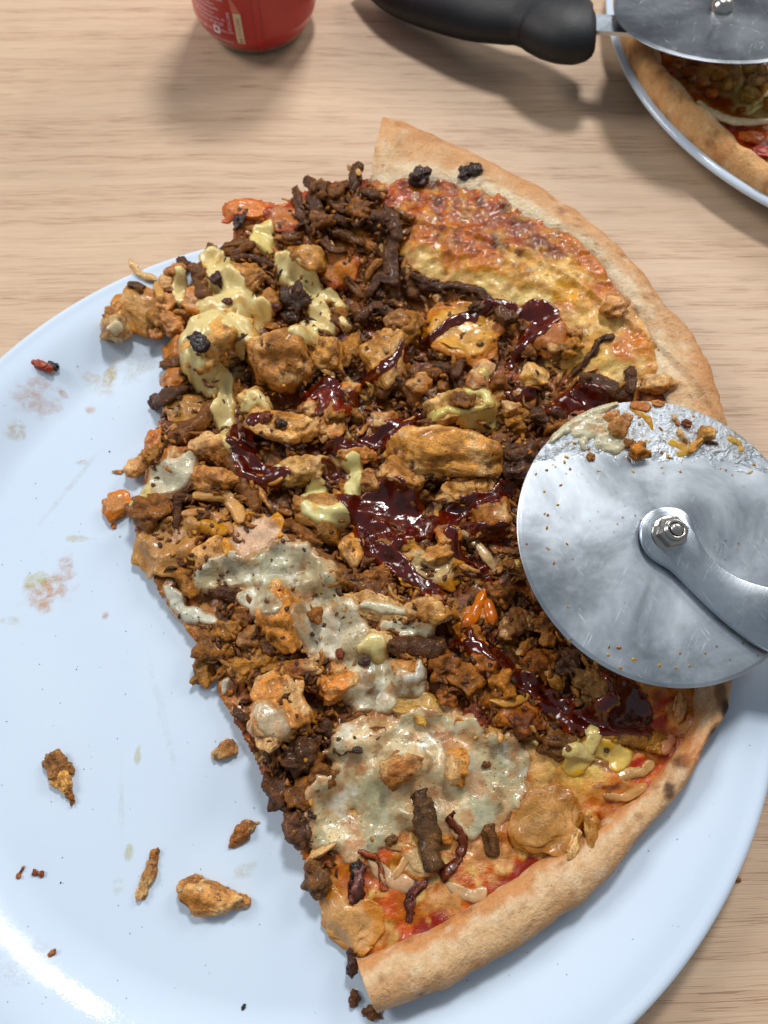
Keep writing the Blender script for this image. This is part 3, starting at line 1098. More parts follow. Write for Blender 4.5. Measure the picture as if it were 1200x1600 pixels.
for x, y in rand_in(ZONE, 280):
    place_lib('kebab_crumb', LIB_K[rng.integers(20)], x, y, rng.uniform(.7, 1.15))
for x, y in rand_in(ZONE, 250):
    place_lib('chicken_scrap', LIB_C[rng.integers(20)], x, y, rng.uniform(.7, 1.15))
H = dil(H)

K, CH, HM, MU, CB = 'kebab', 'chicken', 'ham', 'mushroom', 'char'
# ---- under layer: slices and broad pieces
UNDER = [
    (388, 328, 78, 34, 8, .35, HM, (214, 128, 84), (206, 96, 48)), (443, 342, 52, 52, 0, .35, HM, (212, 130, 88), (170, 64, 38)),
    (222, 487, 86, 60, 25, .45, HM, (220, 158, 104), (214, 140, 76)), (272, 545, 40, 36, 0, .5, HM, (208, 128, 76), None), (308, 473, 48, 42, -20, .6, HM, (222, 156, 116), (224, 132, 52)),
    (272, 590, 40, 40, 60, .5, HM, (208, 124, 66), None), (290, 640, 78, 56, 20, .5, HM, (186, 124, 68), None),
    (182, 790, 46, 44, -20, .5, HM, (214, 138, 86), (218, 120, 50)), (263, 850, 106, 82, -40, .4, HM, (192, 132, 84), (204, 144, 90)),
    (720, 522, 112, 88, 10, .45, HM, (220, 156, 90), (198, 116, 60)), (530, 420, 60, 50, -20, .5, HM, (208, 122, 60), (186, 84, 40)),
    (668, 888, 96, 66, 15, .4, HM, (214, 170, 124), (206, 132, 60)), (335, 1005, 62, 58, 0, .5, K, (132, 86, 48), None), (398, 1035, 80, 50, -25, .4, K, (160, 112, 66), None),
    (853, 1280, 112, 96, -10, .4, HM, (204, 142, 92), (176, 112, 62)), (655, 1345, 60, 46, 10, .3, HM, (214, 166, 124), (196, 110, 60)), (545, 1440, 100, 74, 35, .3, HM, (216, 156, 110), (206, 128, 66)),
    (300, 905, 56, 44, 70, .5, K, (150, 100, 56), None), (790, 1108, 120, 56, 12, .5, HM, (186, 104, 48), (160, 80, 36)), (737, 975, 64, 44, -30, .5, HM, (204, 120, 60), None), (690, 950, 50, 40, 30, .5, HM, (200, 136, 80), None),
    (860, 530, 60, 50, 0, .4, HM, (200, 112, 52), None), (513, 640, 46, 112, -10, .8, CH, (218, 150, 92), None), (645, 1096, 90, 40, 15, .35, HM, (214, 158, 98), None),
]
for u in UNDER:
    x, y, L, W, a, h, kd, b, rm = u
    put_chunk(x, y, L, W, a, h, kd, b, rm)
# ---- strips of kebab meat
DKB, MB, LB = (84, 50, 28), (118, 74, 40), (148, 102, 58)
STRIPS = [
    ([(460, 297), (470, 330), (487, 367)], 17, DKB), ([(477, 283), (505, 297), (533, 313), (552, 335)], 19, DKB), ([(484, 300), (503, 342)], 22, DKB),
    ([(347, 387), (372, 380), (397, 373)], 14, MB), ([(352, 396), (378, 388), (398, 380)], 15, MB), ([(363, 402), (403, 407), (430, 420)], 19, DKB), ([(403, 417), (430, 447)], 18, MB), ([(443, 368), (472, 370)], 16, MB),
    ([(563, 257), (556, 275), (551, 296)], 18, DKB), ([(508, 290), (520, 310), (533, 330)], 20, MB), ([(542, 285), (520, 308)], 18, MB), ([(567, 298), (593, 310)], 18, DKB), ([(577, 318), (560, 350)], 20, MB), ([(520, 340), (545, 352)], 18, DKB),
    ([(600, 322), (617, 360), (613, 393), (613, 443)], 26, DKB), ([(520, 362), (567, 380)], 18, MB), ([(500, 372), (520, 392), (540, 390)], 12, DKB),
    ([(540, 433), (567, 460), (580, 447)], 18, MB), ([(550, 477), (573, 507)], 18, MB), ([(587, 443), (607, 493)], 22, DKB), ([(640, 430), (650, 467)], 24, MB), ([(570, 470), (590, 440), (620, 440)], 16, DKB), ([(556, 500), (590, 480), (620, 500)], 18, DKB), ([(600, 470), (628, 480)], 16, MB),
    ([(643, 430), (673, 447), (720, 447), (753, 460), (787, 493)], 17, DKB),
    ([(237, 633), (260, 620), (293, 603)], 25, DKB), ([(260, 700), (283, 680), (317, 653), (337, 623)], 26, MB), ([(350, 590), (380, 578)], 18, (120, 100, 74)), ([(255, 570), (296, 562)], 18, MB), ([(322, 430), (314, 450), (325, 470)], 26, MB), ([(278, 405), (296, 418)], 16, DKB),
    ([(273, 775), (313, 777)], 18, DKB), ([(277, 785), (275, 823)], 15, DKB), ([(357, 707), (378, 755), (403, 793)], 30, MB), ([(420, 715), (445, 745)], 24, MB),
    ([(443, 843), (483, 862), (517, 887), (550, 910), (600, 925)], 34, MB), ([(427, 820), (465, 828), (500, 850)], 26, MB), ([(463, 800), (500, 820), (525, 850)], 28, LB), ([(330, 920), (377, 932), (417, 952)], 26, DKB),
    ([(503, 493), (550, 513)], 16, MB), ([(680, 570), (710, 580), (720, 610)], 20, DKB), ([(725, 565), (708, 590)], 18, DKB), ([(633, 575), (660, 585), (687, 583)], 19, MB), ([(627, 590), (640, 610), (653, 635)], 24, MB), ([(590, 618), (620, 600)], 24, MB),
    ([(510, 655), (540, 648), (565, 655)], 22, LB), ([(820, 575), (850, 580)], 18, DKB), ([(910, 588), (947, 605), (985, 620)], 30, DKB), ([(985, 575), (987, 612)], 20, DKB), ([(893, 587), (925, 552), (937, 532), (958, 524)], 11, DKB),
    ([(613, 1008), (650, 1012), (690, 1008)], 40, DKB), ([(925, 1150), (985, 1154), (1042, 1162)], 26, LB), 
    ([(690, 655), (720, 668)], 20, DKB), ([(860, 640), (880, 655)], 28, DKB), ([(835, 560), (820, 545), (800, 548)], 20, MB), ([(770, 690), (800, 680)], 22, MB), ([(843, 700), (870, 690)], 26, DKB),
    ([(880, 790), (812, 800)], 18, MB), ([(790, 880), (830, 900), (838, 940)], 26, MB), ([(860, 930), (880, 960)], 22, LB), ([(720, 780), (690, 770)], 22, MB), ([(560, 880), (590, 870)], 20, MB),
    ([(470, 1170), (500, 1150)], 26, DKB), ([(440, 1200), (455, 1240)], 28, DKB), ([(500, 1130), (530, 1150)], 26, DKB), ([(540, 1135), (570, 1120)], 26, MB), ([(480, 1195), (505, 1180)], 22, MB),
    ([(280, 965), (310, 950)], 14, MB), ([(900, 1090), (940, 1080)], 30, MB), ([(600, 1140), (570, 1160)], 18, MB),
]
for pts, wd, b in STRIPS:
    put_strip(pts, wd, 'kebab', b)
# ---- lumps
LUMPS = [
    (655, 277, 30, 28, 20, CB, (54, 32, 22)), (666, 268, 16, 12, -30, CB, (60, 34, 22)), (733, 271, 36, 26, -20, CB, (48, 30, 24)), (742, 264, 22, 20, 30, CB, (54, 34, 26)), (375, 340, 16, 44, 10, CB, (54, 34, 26)), (462, 468, 46, 42, 30, K, (60, 38, 28)), (455, 495, 24, 20, 0, K, (60, 38, 28)),
    (335, 436, 24, 22, 0, CB, (60, 22, 14)), (310, 428, 26, 34, 0, K, MB), (637, 512, 44, 48, 0, K, (140, 96, 54)), (548, 552, 36, 52, 10, K, LB), (213, 447, 26, 12, 20, K, (90, 60, 40)), (248, 500, 40, 34, 40, K, (150, 106, 64)),
    (235, 800, 62, 50, 0, K, (122, 78, 46)), (815, 620, 36, 24, 10, CB, (34, 18, 16)), (843, 655, 44, 36, 30, K, DKB), (803, 722, 74, 62, -20, K, (90, 58, 40)), (493, 960, 28, 26, 0, K, (130, 82, 46)),
    (617, 852, 50, 30, -5, K, (140, 100, 58)), (897, 1037, 64, 50, 0, K, (76, 50, 36)), (930, 1078, 68, 60, 20, K, (116, 82, 50)), (870, 1162, 52, 38, 0, K, (112, 72, 40)), (843, 1033, 48, 40, 30, K, (160, 96, 54)),
    (467, 1293, 42, 46, 0, K, (84, 52, 34)), (497, 1375, 40, 46, 10, K, (96, 64, 40)), (551, 1502, 22, 42, 10, CB, (56, 26, 20)), (557, 1355, 24, 18, -40, CB, (24, 16, 14)), (570, 1035, 18, 14, 0, CB, (58, 28, 20)), (531, 1021, 16, 14, 0, K, (124, 60, 40)),
    (465, 1180, 50, 44, 20, K, DKB), (500, 1215, 44, 40, 0, K, MB), (440, 1240, 40, 56, -20, K, DKB), (470, 1240, 40, 40, 0, K, MB), (540, 1160, 46, 36, 0, K, (90, 58, 34)), (430, 1180, 30, 40, -20, K, MB),
    (690, 1040, 50, 44, 0, K, (150, 92, 50)), (730, 1065, 56, 44, 30, K, (160, 100, 54)), (760, 1040, 40, 40, 0, K, (150, 90, 48)), (700, 1085, 36, 30, 0, K, (140, 84, 46)), (785, 1065, 44, 40, 0, K, (150, 98, 56)),
    (745, 1120, 40, 28, 0, K, (110, 48, 30)), (380, 965, 36, 30, 0, K, MB), (430, 1010, 40, 28, 0, K, (100, 60, 36)), (590, 900, 40, 26, 20, K, MB), (520, 905, 40, 30, 0, K, LB), (360, 985, 36, 30, 0, K, (150, 104, 60)),
    (660, 720, 34, 26, 0, K, LB), (700, 745, 60, 26, 0, K, DKB), (805, 660, 44, 36, 0, K, LB), (870, 670, 36, 30, 0, K, MB), (740, 1000, 40, 36, 0, K, (170, 108, 60)), (815, 1130, 40, 30, 0, K, (130, 72, 40)),
    (935, 1010, 44, 30, 0, K, DKB), (850, 975, 34, 30, 0, K, MB), (780, 930, 44, 36, 0, K, MB), (500, 300, 30, 30, 0, K, MB), (590, 345, 34, 30, 0, K, DKB), (560, 330, 34, 32, 0, K, MB), (555, 1380, 18, 30, 10, CB, (50, 34, 38)),
    (330, 390, 20, 16, 0, K, MB), (1024, 1170, 22, 14, 0, K, LB), (885, 545, 40, 24, -10, K, (160, 110, 64)), (500, 345, 34, 26, 0, K, MB), (245, 712, 40, 30, -40, K, (158, 110, 64)), (318, 1050, 34, 40, 0, K, (158, 112, 70)),
]
for x, y, L, W, a, kd, b in LUMPS:
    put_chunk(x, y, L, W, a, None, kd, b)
# ---- chicken, mushrooms, onion
CHICK = [
    (485, 407, 58, 40, 20, None), (343, 533, 104, 92, -30, (216, 164, 96)), (437, 557, 106, 88, 5, (198, 140, 80)), (383, 437, 66, 50, 30, (206, 148, 84)), (508, 550, 50, 66, 0, None), (358, 480, 70, 50, 20, None),
    (600, 562, 68, 90, 10, (212, 158, 92)), (238, 690, 24, 50, 10, (186, 112, 62)), (215, 726, 46, 28, -50, (214, 160, 108)), (398, 627, 46, 42, -20, (226, 190, 128)), (437, 667, 104, 50, 10, (210, 158, 96)), (330, 703, 80, 42, 5, (218, 166, 116)),
    (277, 722, 50, 46, 0, (180, 112, 58)), (330, 750, 90, 44, 15, (200, 142, 84)), (475, 735, 74, 44, -15, (208, 164, 100)), (328, 870, 48, 58, 10, (216, 166, 112)), (720, 635, 108, 56, -8, (196, 156, 92)), (753, 585, 30, 50, 10, (220, 156, 116)),
    (835, 591, 46, 38, 10, (210, 158, 82)), (693, 708, 164, 80, 4, (200, 146, 80)), (630, 743, 80, 36, 28, (192, 134, 74)), (735, 766, 88, 36, -10, (206, 152, 86)), (763, 808, 62, 56, 0, (186, 116, 58)), (505, 790, 84, 34, 10, (198, 148, 90)),
    (555, 710, 68, 28, 10, (206, 136, 74)), (577, 752, 38, 30, 0, (176, 126, 70)), (548, 857, 38, 54, -10, (216, 156, 86)), (443, 966, 76, 84, 0, (206, 140, 74)), (590, 955, 112, 50, 8, (198, 162, 112)), (660, 955, 80, 44, -10, (192, 140, 84)),
    (580, 1005, 68, 44, -10, (220, 186, 134)), (530, 1072, 84, 46, -20, (216, 144, 86)), (490, 1065, 40, 30, 20, (208, 140, 76)), (438, 1112, 84, 104, -20, (214, 150, 88)), (420, 1130, 60, 72, -20, (218, 174, 132)), (637, 1050, 48, 44, 0, (198, 138, 82)),
    (675, 955, 40, 36, 0, (190, 146, 88)), (857, 1000, 24, 22, 0, (186, 124, 66)), (820, 1010, 44, 14, -45, (206, 140, 74)), (868, 1062, 44, 20, 48, (194, 134, 72)), (727, 1132, 36, 20, 10, (196, 138, 76)), (767, 1150, 46, 30, 20, (208, 160, 98)),
    (717, 1197, 36, 54, 0, (204, 144, 76)), (925, 1295, 26, 50, 10, (220, 178, 118)), (898, 1318, 14, 44, 20, (178, 136, 82)), (1028, 601, 48, 28, 5, (212, 150, 84)), (960, 483, 42, 30, -15, (218, 164, 118)), (1060, 1100, 18, 34, 20, (212, 156, 110)),
    (462, 1046, 64, 28, -5, (160, 96, 50)), (700, 835, 44, 36, 40, (196, 122, 56)), (650, 1275, 30, 24, 0, (190, 134, 76)), (808, 972, 68, 34, -15, (140, 92, 54)), (180, 516, 46, 44, 40, (196, 164, 118)), (175, 492, 24, 30, 30, (206, 150, 96)),
    (600, 660, 44, 28, 0, (170, 108, 56)), (655, 600, 40, 30, 0, (176, 118, 62)), (540, 610, 40, 30, 0, (196, 124, 62)), (480, 640, 34, 28, 0, (190, 116, 60)), (620, 500, 36, 28, 0, (150, 104, 58)), (420, 470, 40, 30, 40, (206, 150, 84)),
    (800, 640, 34, 26, 0, (190, 132, 74)), (258, 474, 44, 34, 30, (206, 150, 96)), (270, 505, 40, 30, 60, (200, 136, 84)), (262, 445, 34, 20, 70, (206, 160, 110)), (246, 520, 28, 16, -20, (206, 144, 90)), (150 + 125, 425, 30, 24, 0, (190, 130, 84)), (685, 865, 50, 24, -30, (208, 150, 84)), (1000, 640, 30, 20, 0, (190, 110, 60)), (900, 520, 24, 18, 0, (206, 150, 92)), (585, 1310, 20, 14, 0, (206, 160, 92)), (865, 545, 20, 16, 0, (190, 130, 70)),
    (625, 1202, 62, 44, -35, (150, 98, 54)), (695, 1310, 24, 16, 0, (190, 120, 60)), (392, 997, 42, 32, -10, (164, 118, 74)),
]
for x, y, L, W, a, b in CHICK:
    put_chunk(x, y, L, W, a, None, CH, b)
put_chunk(398, 842, 96, 70, -32, .42, HM, (222, 172, 146), (222, 140, 50), name='ham_slice', label='pink ham slice with an orange rim lying face up', dz=.18)
MUSH = [([(305, 775), (345, 773), (368, 793), (377, 815)], 24, (206, 158, 102)), ([(287, 803), (323, 802), (350, 818), (360, 832)], 20, (186, 134, 86)), ([(312, 820), (352, 832)], 26, (196, 140, 66)), ([(385, 742), (412, 752), (440, 748)], 16, (210, 152, 88))]
for p, wd, b in MUSH:
    put_strip(p, wd, 'mushroom', b, .6, name='mushroom_slice', rough=.25)
ONI = [([(203, 405), (218, 427), (245, 437)], 13, (222, 184, 132)), ([(243, 440), (252, 470)], 14, (206, 160, 104)), ([(577, 1343), (607, 1372), (652, 1384)], 24, (220, 178, 140)), ([(713, 827), (745, 850), (772, 890)], 14, (222, 188, 144)),
       ([(806, 1040), (828, 1060), (822, 1086), (795, 1098), (763, 1094)], 15, (214, 156, 92)), ([(570, 592), (582, 605), (574, 622), (562, 618)], 9, (214, 170, 104)), ([(757, 920), (742, 960), (722, 980)], 20, (206, 120, 60)), ([(762, 935), (770, 975)], 18, (204, 112, 54)),
       ([(500, 577), (518, 585), (515, 605)], 10, (218, 168, 108)), ([(610, 1380), (640, 1330), (600, 1320)], 12, (216, 166, 116)), ([(700, 1380), (740, 1400), (760, 1390)], 18, (220, 180, 140)), ([(1070, 1095), (1060, 1130)], 10, (214, 160, 116)),
       ([(905, 1190), (930, 1150), (915, 1140)], 18, (232, 208, 140)), ([(960, 1215), (1000, 1205), (1020, 1190)], 16, (222, 176, 122)), ([(940, 1240), (980, 1245), (1010, 1225)], 14, (216, 164, 112)), ([(1030, 1175), (1055, 1150)], 16, (208, 150, 116)),
       ([(880, 1180), (900, 1170), (930, 1185)], 18, (234, 210, 146)), ([(805, 875), (815, 885)], 10, (228, 196, 120)), ([(680, 970), (700, 955), (720, 965)], 14, (206, 150, 92))]
for p, wd, b in ONI:
    low_ = p[0][1] > 1080
    if low_:
        continue
    put_strip(p, wd * (1.15 if low_ else 1), 'mushroom', tuple(np.array(b) * (.93 if low_ else 1)), .34 if low_ else .5, name='onion_strip', rough=.45, mat=M_ONION, dz=-.05 if low_ else 0, taper=.8)
H = dil(H)


# scatter of crumbs over the pile
cv, cf, cc = [], [], []
V1, F1 = ico(2)
off = 0
for i, (x, y) in enumerate(rand_in(ZONE, 330)):
    r = rng.uniform(.03, .09)
    p = onH(x, y, r * .15)
    q = V1 * (1 + .7 * perlin(V1 * 1.8 + i * 3.1))[:, None] * r * [rng.uniform(.8, 2.2), 1, .6]
    q = rotz(q, rng.uniform(0, 6.28)) + p
    cv.append(q); cf.append(F1 + off); off += len(V1)
    b = [(104, 62, 36), (70, 42, 28), (170, 112, 60), (200, 146, 84)][rng.choice(4, p=[.35, .2, .25, .2])]
    cc.append(np.tile(tone(b, .15), (len(V1), 1)))
obj('meat_crumbs', np.vstack(cv), np.vstack(cf), M_KEBAB, PROOT, np.vstack(cc), kind='stuff')

# finer mince lying in the hollows between the pieces
Hb_ = blur(H, 14)
cv, cf, cc, off, got = [], [], [], 0, 0
for (x, y) in rand_in(ZONE, 4200):
    p = onH(x, y, 0)
    if float(Hat(p[0], p[1])) > float(Hat(p[0], p[1], Hb_)) - .02 or got >= 1500:
        continue
    got += 1
    r = rng.uniform(.035, .11)
    el = rng.uniform(1, 3.2)
    q = V1 * (1 + .75 * perlin(V1 * 1.7 + got * 1.7))[:, None] * r * [el, .8, .7]
    q[:, 1] += rng.uniform(-1, 1) * q[:, 0] ** 2 * 2
    a_ = rng.uniform(-.6, .6)
    q = q @ np.array([[math.cos(a_), 0, math.sin(a_)], [0, 1, 0], [-math.sin(a_), 0, math.cos(a_)]])
    cv.append(rotz(q, rng.uniform(0, 6.28)) + p + [0, 0, r * .4]); cf.append(F1 + off); off += len(V1)
    b = [(112, 68, 38), (84, 50, 28), (150, 98, 54), (176, 120, 68)][rng.choice(4, p=[.4, .3, .2, .1])]
    cc.append(np.tile(tone(b, .15), (len(V1), 1)))
obj('fine_mince', np.vstack(cv), np.vstack(cf), M_KEBAB, PROOT, np.vstack(cc), kind='stuff')

# ------------------------------------------------------------------ sauces draped over the pile
def sauce(name, strokes, mat, thick, base, kblur=5, wn=.3, lump=.25, var=None, drop=.6, sag=.0, **props):
    Hs = blur(dil(H), kblur)
    D = 0.055
    segs = []
    for pts, wd in strokes:
        pp = catmull(np.array(pts, float), 6) if len(pts) > 1 else np.array([pts[0], (pts[0][0] + .5, pts[0][1])], float)
        if np.isscalar(wd):
            wd = [wd]
        ww = np.interp(np.linspace(0, 1, len(pp)), np.linspace(0, 1, len(wd)), wd) if len(wd) > 1 else np.full(len(pp), wd[0])
        q = []
        for x, y in pp:
            z = 2.6
            for _ in range(6):
                p = unp(x, y, z)
                z = .4 * z + .6 * (float(Hat(p[0], p[1], Hs)) + thick * .5)
            q.append(unp(x, y, z))
        q = np.array(q)
        rr = ww / 2 / pxcm(pp[:, 1].mean(), 2.6)
        segs.append((q[:, :2], rr))
    A = np.vstack([s[0] for s in segs])
    mr = max(s[1].max() for s in segs) + .3
    x0, y0 = A.min(0) - mr
    x1, y1 = A.max(0) + mr
    X, Y = np.meshgrid(np.arange(x0, x1, D), np.arange(y0, y1, D))
    pp = np.stack([X.ravel(), Y.ravel(), X.ravel() * 0], 1)
    sd = rng.uniform(0, 90)
    wxp = pp[:, 0] + .10 * fbm(pp * 1.6 + sd, 2)
    wyp = pp[:, 1] + .10 * fbm(pp * 1.6 + sd + 30, 2)
    Fd = np.full(len(pp), -9.0)
    for q, rr in segs:
        for i in range(len(q) - 1):
            a, b = q[i], q[i + 1]
            d = b - a
            L2 = max((d ** 2).sum(), 1e-9)
            t = np.clip(((wxp - a[0]) * d[0] + (wyp - a[1]) * d[1]) / L2, 0, 1)
            dist = np.hypot(wxp - a[0] - t * d[0], wyp - a[1] - t * d[1])
            r_ = rr[i] * (1 - t) + rr[i + 1] * t
            Fd = np.maximum(Fd, (1 - dist / r_) * np.minimum(1, r_ / .35))
    Fd = Fd + wn * .5 * fbm(pp * 1.9 + sd + 7, 3)
    t_ = np.where(Fd > 0, thick * (1 - (1 - np.clip(Fd * 1.7, 0, 1)) ** 2) ** .5, Fd * drop)
    zz = Hat(pp[:, 0], pp[:, 1], Hs) + t_ + thick * lump * fbm(pp * 2.6 + sd, 2) * np.clip(Fd * 3, 0, 1)
    ok = (Fd > -.35).reshape(X.shape)
    cell = ok[:-1, :-1] & ok[1:, :-1] & ok[:-1, 1:] & ok[1:, 1:]
    us = np.zeros_like(ok)
    us[:-1, :-1] |= cell; us[1:, :-1] |= cell; us[:-1, 1:] |= cell; us[1:, 1:] |= cell
    id_ = -np.ones(ok.shape, int)
    id_[us] = np.arange(us.sum())
    um = us.ravel()
    V = np.stack([pp[um, 0], pp[um, 1], zz[um]], 1)
    j, i = np.nonzero(cell)
    F = np.stack([id_[j, i], id_[j, i + 1], id_[j + 1, i + 1], id_[j + 1, i]], 1)
    C = np.tile(lin(base), (len(V), 1))
    if var is not None:
        for c, sc_, th_, am in var:
            C = mix(C, lin(c), sstep(th_, th_ + .35, fbm(V * [sc_, sc_, 0] + sd + 11 * sc_, 3)) * am)
    if mat is M_BBQ:
        C = mix(C, lin((118, 44, 20)), (1 - sstep(0, .3, Fd[um] + .15 * fbm(V * 2.5 + sd, 2))) * .8)
    if name == 'melted_cheese_patch' or mat is M_MAYO:
        C = mix(C, lin((214, 160, 88)), (1 - sstep(-.05, .2, Fd[um])) * (.9 if name == 'melted_cheese_patch' else .5))
    if mat is M_GARLIC:
        C = mix(C, lin((196, 142, 84)), (1 - sstep(-.05, .28, Fd[um])) * .85)
    o_ = obj(name, V, F, mat, PROOT, C, **props)
    Fm = Fd[um]
    splat(V[Fm > 0])
    return o_


YM = (230, 210, 154)
YV = [((214, 170, 100), 1.4, .25, .7), ((232, 218, 170), 1.0, .2, .6)]
GW = (218, 204, 168)
GV = [((172, 150, 100), .9, .02, .8), ((176, 178, 148), .7, .1, .6), ((206, 152, 90), 1.2, .2, .75), ((222, 214, 190), 1.1, .2, .8), ((140, 104, 58), 1.8, .28, .7)]
# garlic sauce patches
sauce('garlic_sauce_patch', [([(320, 905), (360, 890), (400, 900)], [36, 50, 40]), ([(400, 890), (450, 890), (500, 905)], [60, 90, 60]), ([(420, 945), (390, 930)], 40), ([(500, 900), (510, 950), (540, 980)], [40, 46, 40]), ([(480, 960), (500, 1000), (540, 1010)], [44, 50, 40]),
                            ([(540, 960), (555, 1010), (600, 1060), (650, 1070)], [50, 60, 50, 30]), ([(560, 1090), (600, 1095)], 40)], M_GARLIC, .09, GW, 5, .35, .3, GV)
sauce('garlic_sauce_patch', [([(292, 960), (275, 940), (262, 915)], [24, 26, 14]), ([(292, 955), (330, 968)], [24, 18])], M_GARLIC, .09, (200, 198, 176), 5, .3, .25, GV[:1])
sauce('garlic_sauce_patch', [([(258, 752), (282, 735), (295, 715)], [60, 44, 20])], M_GARLIC, .10, (208, 198, 164), 6, .2, .2, None)
sauce('garlic_sauce_patch', [([(352, 1068), (350, 1082)], [14, 10])], M_GARLIC, .12, (206, 202, 180), 4, .2, .2, None)
sauce('garlic_sauce_patch', [([(530, 1170), (560, 1150), (560, 1200)], [40, 60, 60]), ([(510, 1250), (520, 1290), (560, 1310)], [60, 70, 60]), ([(560, 1220), (640, 1160), (720, 1150)], [80, 90, 70]), ([(600, 1260), (700, 1240), (790, 1230)], [90, 100, 70]),
                            ([(690, 1190), (770, 1180), (810, 1190)], [70, 60, 50]), ([(560, 1310), (600, 1290)], 60), ([(730, 1290), (760, 1270)], 50)], M_GARLIC, .07, (222, 200, 150), 6, .6, .45, GV + [((216, 160, 92), .7, .05, .7), ((176, 172, 132), .8, .1, .7), ((190, 120, 60), 1.5, .25, .7)])
sauce('melted_cheese_patch', [([(898, 1195), (925, 1165)], [40, 30]), ([(940, 1170), (975, 1180), (965, 1195)], [26, 26, 20])], M_MAYO, .06, (232, 200, 124), 6, .7, .5, [((226, 172, 70), 1.4, .1, .8)])
# mayonnaise
sauce('mayonnaise_drizzle', [([(440, 402), (452, 425), (478, 440), (497, 462), (500, 492), (482, 512), (458, 514)], [26, 34, 28, 22, 28, 34, 20]), ([(500, 462), (515, 462), (530, 475)], [14, 16, 14]), ([(535, 495), (542, 505)], 12), ([(500, 500), (520, 515)], [26, 14])], M_MAYO, .09, YM, 4, .3, .3, YV)
sauce('mayonnaise_drizzle', [([(330, 400), (345, 425), (360, 455), (395, 478), (420, 485)], [36, 40, 50, 36, 18]), ([(350, 470), (320, 495), (298, 515), (290, 545), (315, 580), (345, 595)], [50, 54, 34, 26, 24, 20]), ([(358, 500), (380, 510)], 50), ([(320, 510), (350, 500), (385, 495)], [40, 40, 30])], M_MAYO, .09, YM, 3, .45, .3, YV)
sauce('mayonnaise_drizzle', [([(357, 590), (350, 640), (357, 690)], [16, 32, 22]), ([(357, 590), (345, 600)], 16)], M_MAYO, .09, YM, 4, .2, .2, YV)
sauce('mayonnaise_drizzle', [([(385, 632), (400, 618), (415, 632)], [22, 28, 14])], M_MAYO, .09, (226, 206, 150), 4, .3, .3, YV)
sauce('mayonnaise_drizzle', [([(412, 352), (408, 372), (416, 388)], [28, 36, 16])], M_MAYO, .16, (228, 208, 140), 4, .2, .2, YV)
sauce('mayonnaise_drizzle', [([(278, 418), (282, 440), (278, 468)], [14, 18, 14])], M_MAYO, .09, YM, 4, .2, .2, YV)
sauce('mayonnaise_drizzle', [([(550, 717), (556, 735), (550, 765), (545, 785), (525, 803), (500, 800), (480, 790)], [24, 20, 22, 26, 30, 26, 20]), ([(480, 770), (500, 762)], 20)], M_MAYO, .09, (218, 208, 150), 3, .25, .25, YV)
sauce('mayonnaise_drizzle', [([(680, 650), (700, 640), (730, 645), (765, 655)], [20, 16, 18, 24]), ([(735, 610), (755, 610), (768, 640)], [22, 20, 18]), ([(755, 580), (758, 610)], 16)], M_MAYO, .13, (214, 198, 128), 3, .45, .3, YV)
sauce('mayonnaise_drizzle', [([(565, 1010), (585, 1005), (590, 1020)], [20, 34, 20])], M_MAYO, .13, (222, 206, 150), 4, .2, .2, YV)
sauce('mayonnaise_drizzle', [([(425, 731), (430, 734)], 18)], M_MAYO, .09, YM, 3, .1, .1, None)
sauce('mayonnaise_drizzle', [([(205, 782), (225, 765)], [22, 26])], M_MAYO, .09, (208, 200, 146), 4, .2, .2, YV)
sauce('mayonnaise_drizzle', [([(180, 508), (170, 515)], [18, 14])], M_MAYO, .08, (220, 206, 172), 4, .2, .2, None)
sauce('garlic_sauce_patch', [([(410, 1110), (425, 1125), (440, 1140)], [34, 44, 30])], M_GARLIC, .07, (206, 182, 144), 3, .5, .3, [((206, 150, 92), 1.2, 0, .8)])
sauce('garlic_sauce_patch', [([(570, 945), (600, 950), (630, 955)], [16, 22, 14]), ([(600, 975), (640, 985), (670, 985)], [14, 18, 12])], M_GARLIC, .09, (206, 196, 160), 3, .4, .3, None)
sauce('garlic_sauce_patch', [([(635, 1060), (655, 1055), (655, 1035)], [14, 16, 12])], M_GARLIC, .12, (214, 208, 188), 3, .2, .2, None)
# tomato sauce
sauce('tomato_sauce_smear', [([(500, 640), (520, 600), (528, 640)], [18, 24, 20]), ([(480, 618), (510, 612)], 18), ([(540, 640), (550, 620)], 16)], M_BBQ, .05, (112, 34, 18), 3, .6, .3, None)
sauce('tomato_sauce_smear', [([(770, 600), (785, 605)], 12)], M_BBQ, .08, (170, 50, 36), 4, .6, .3, None)
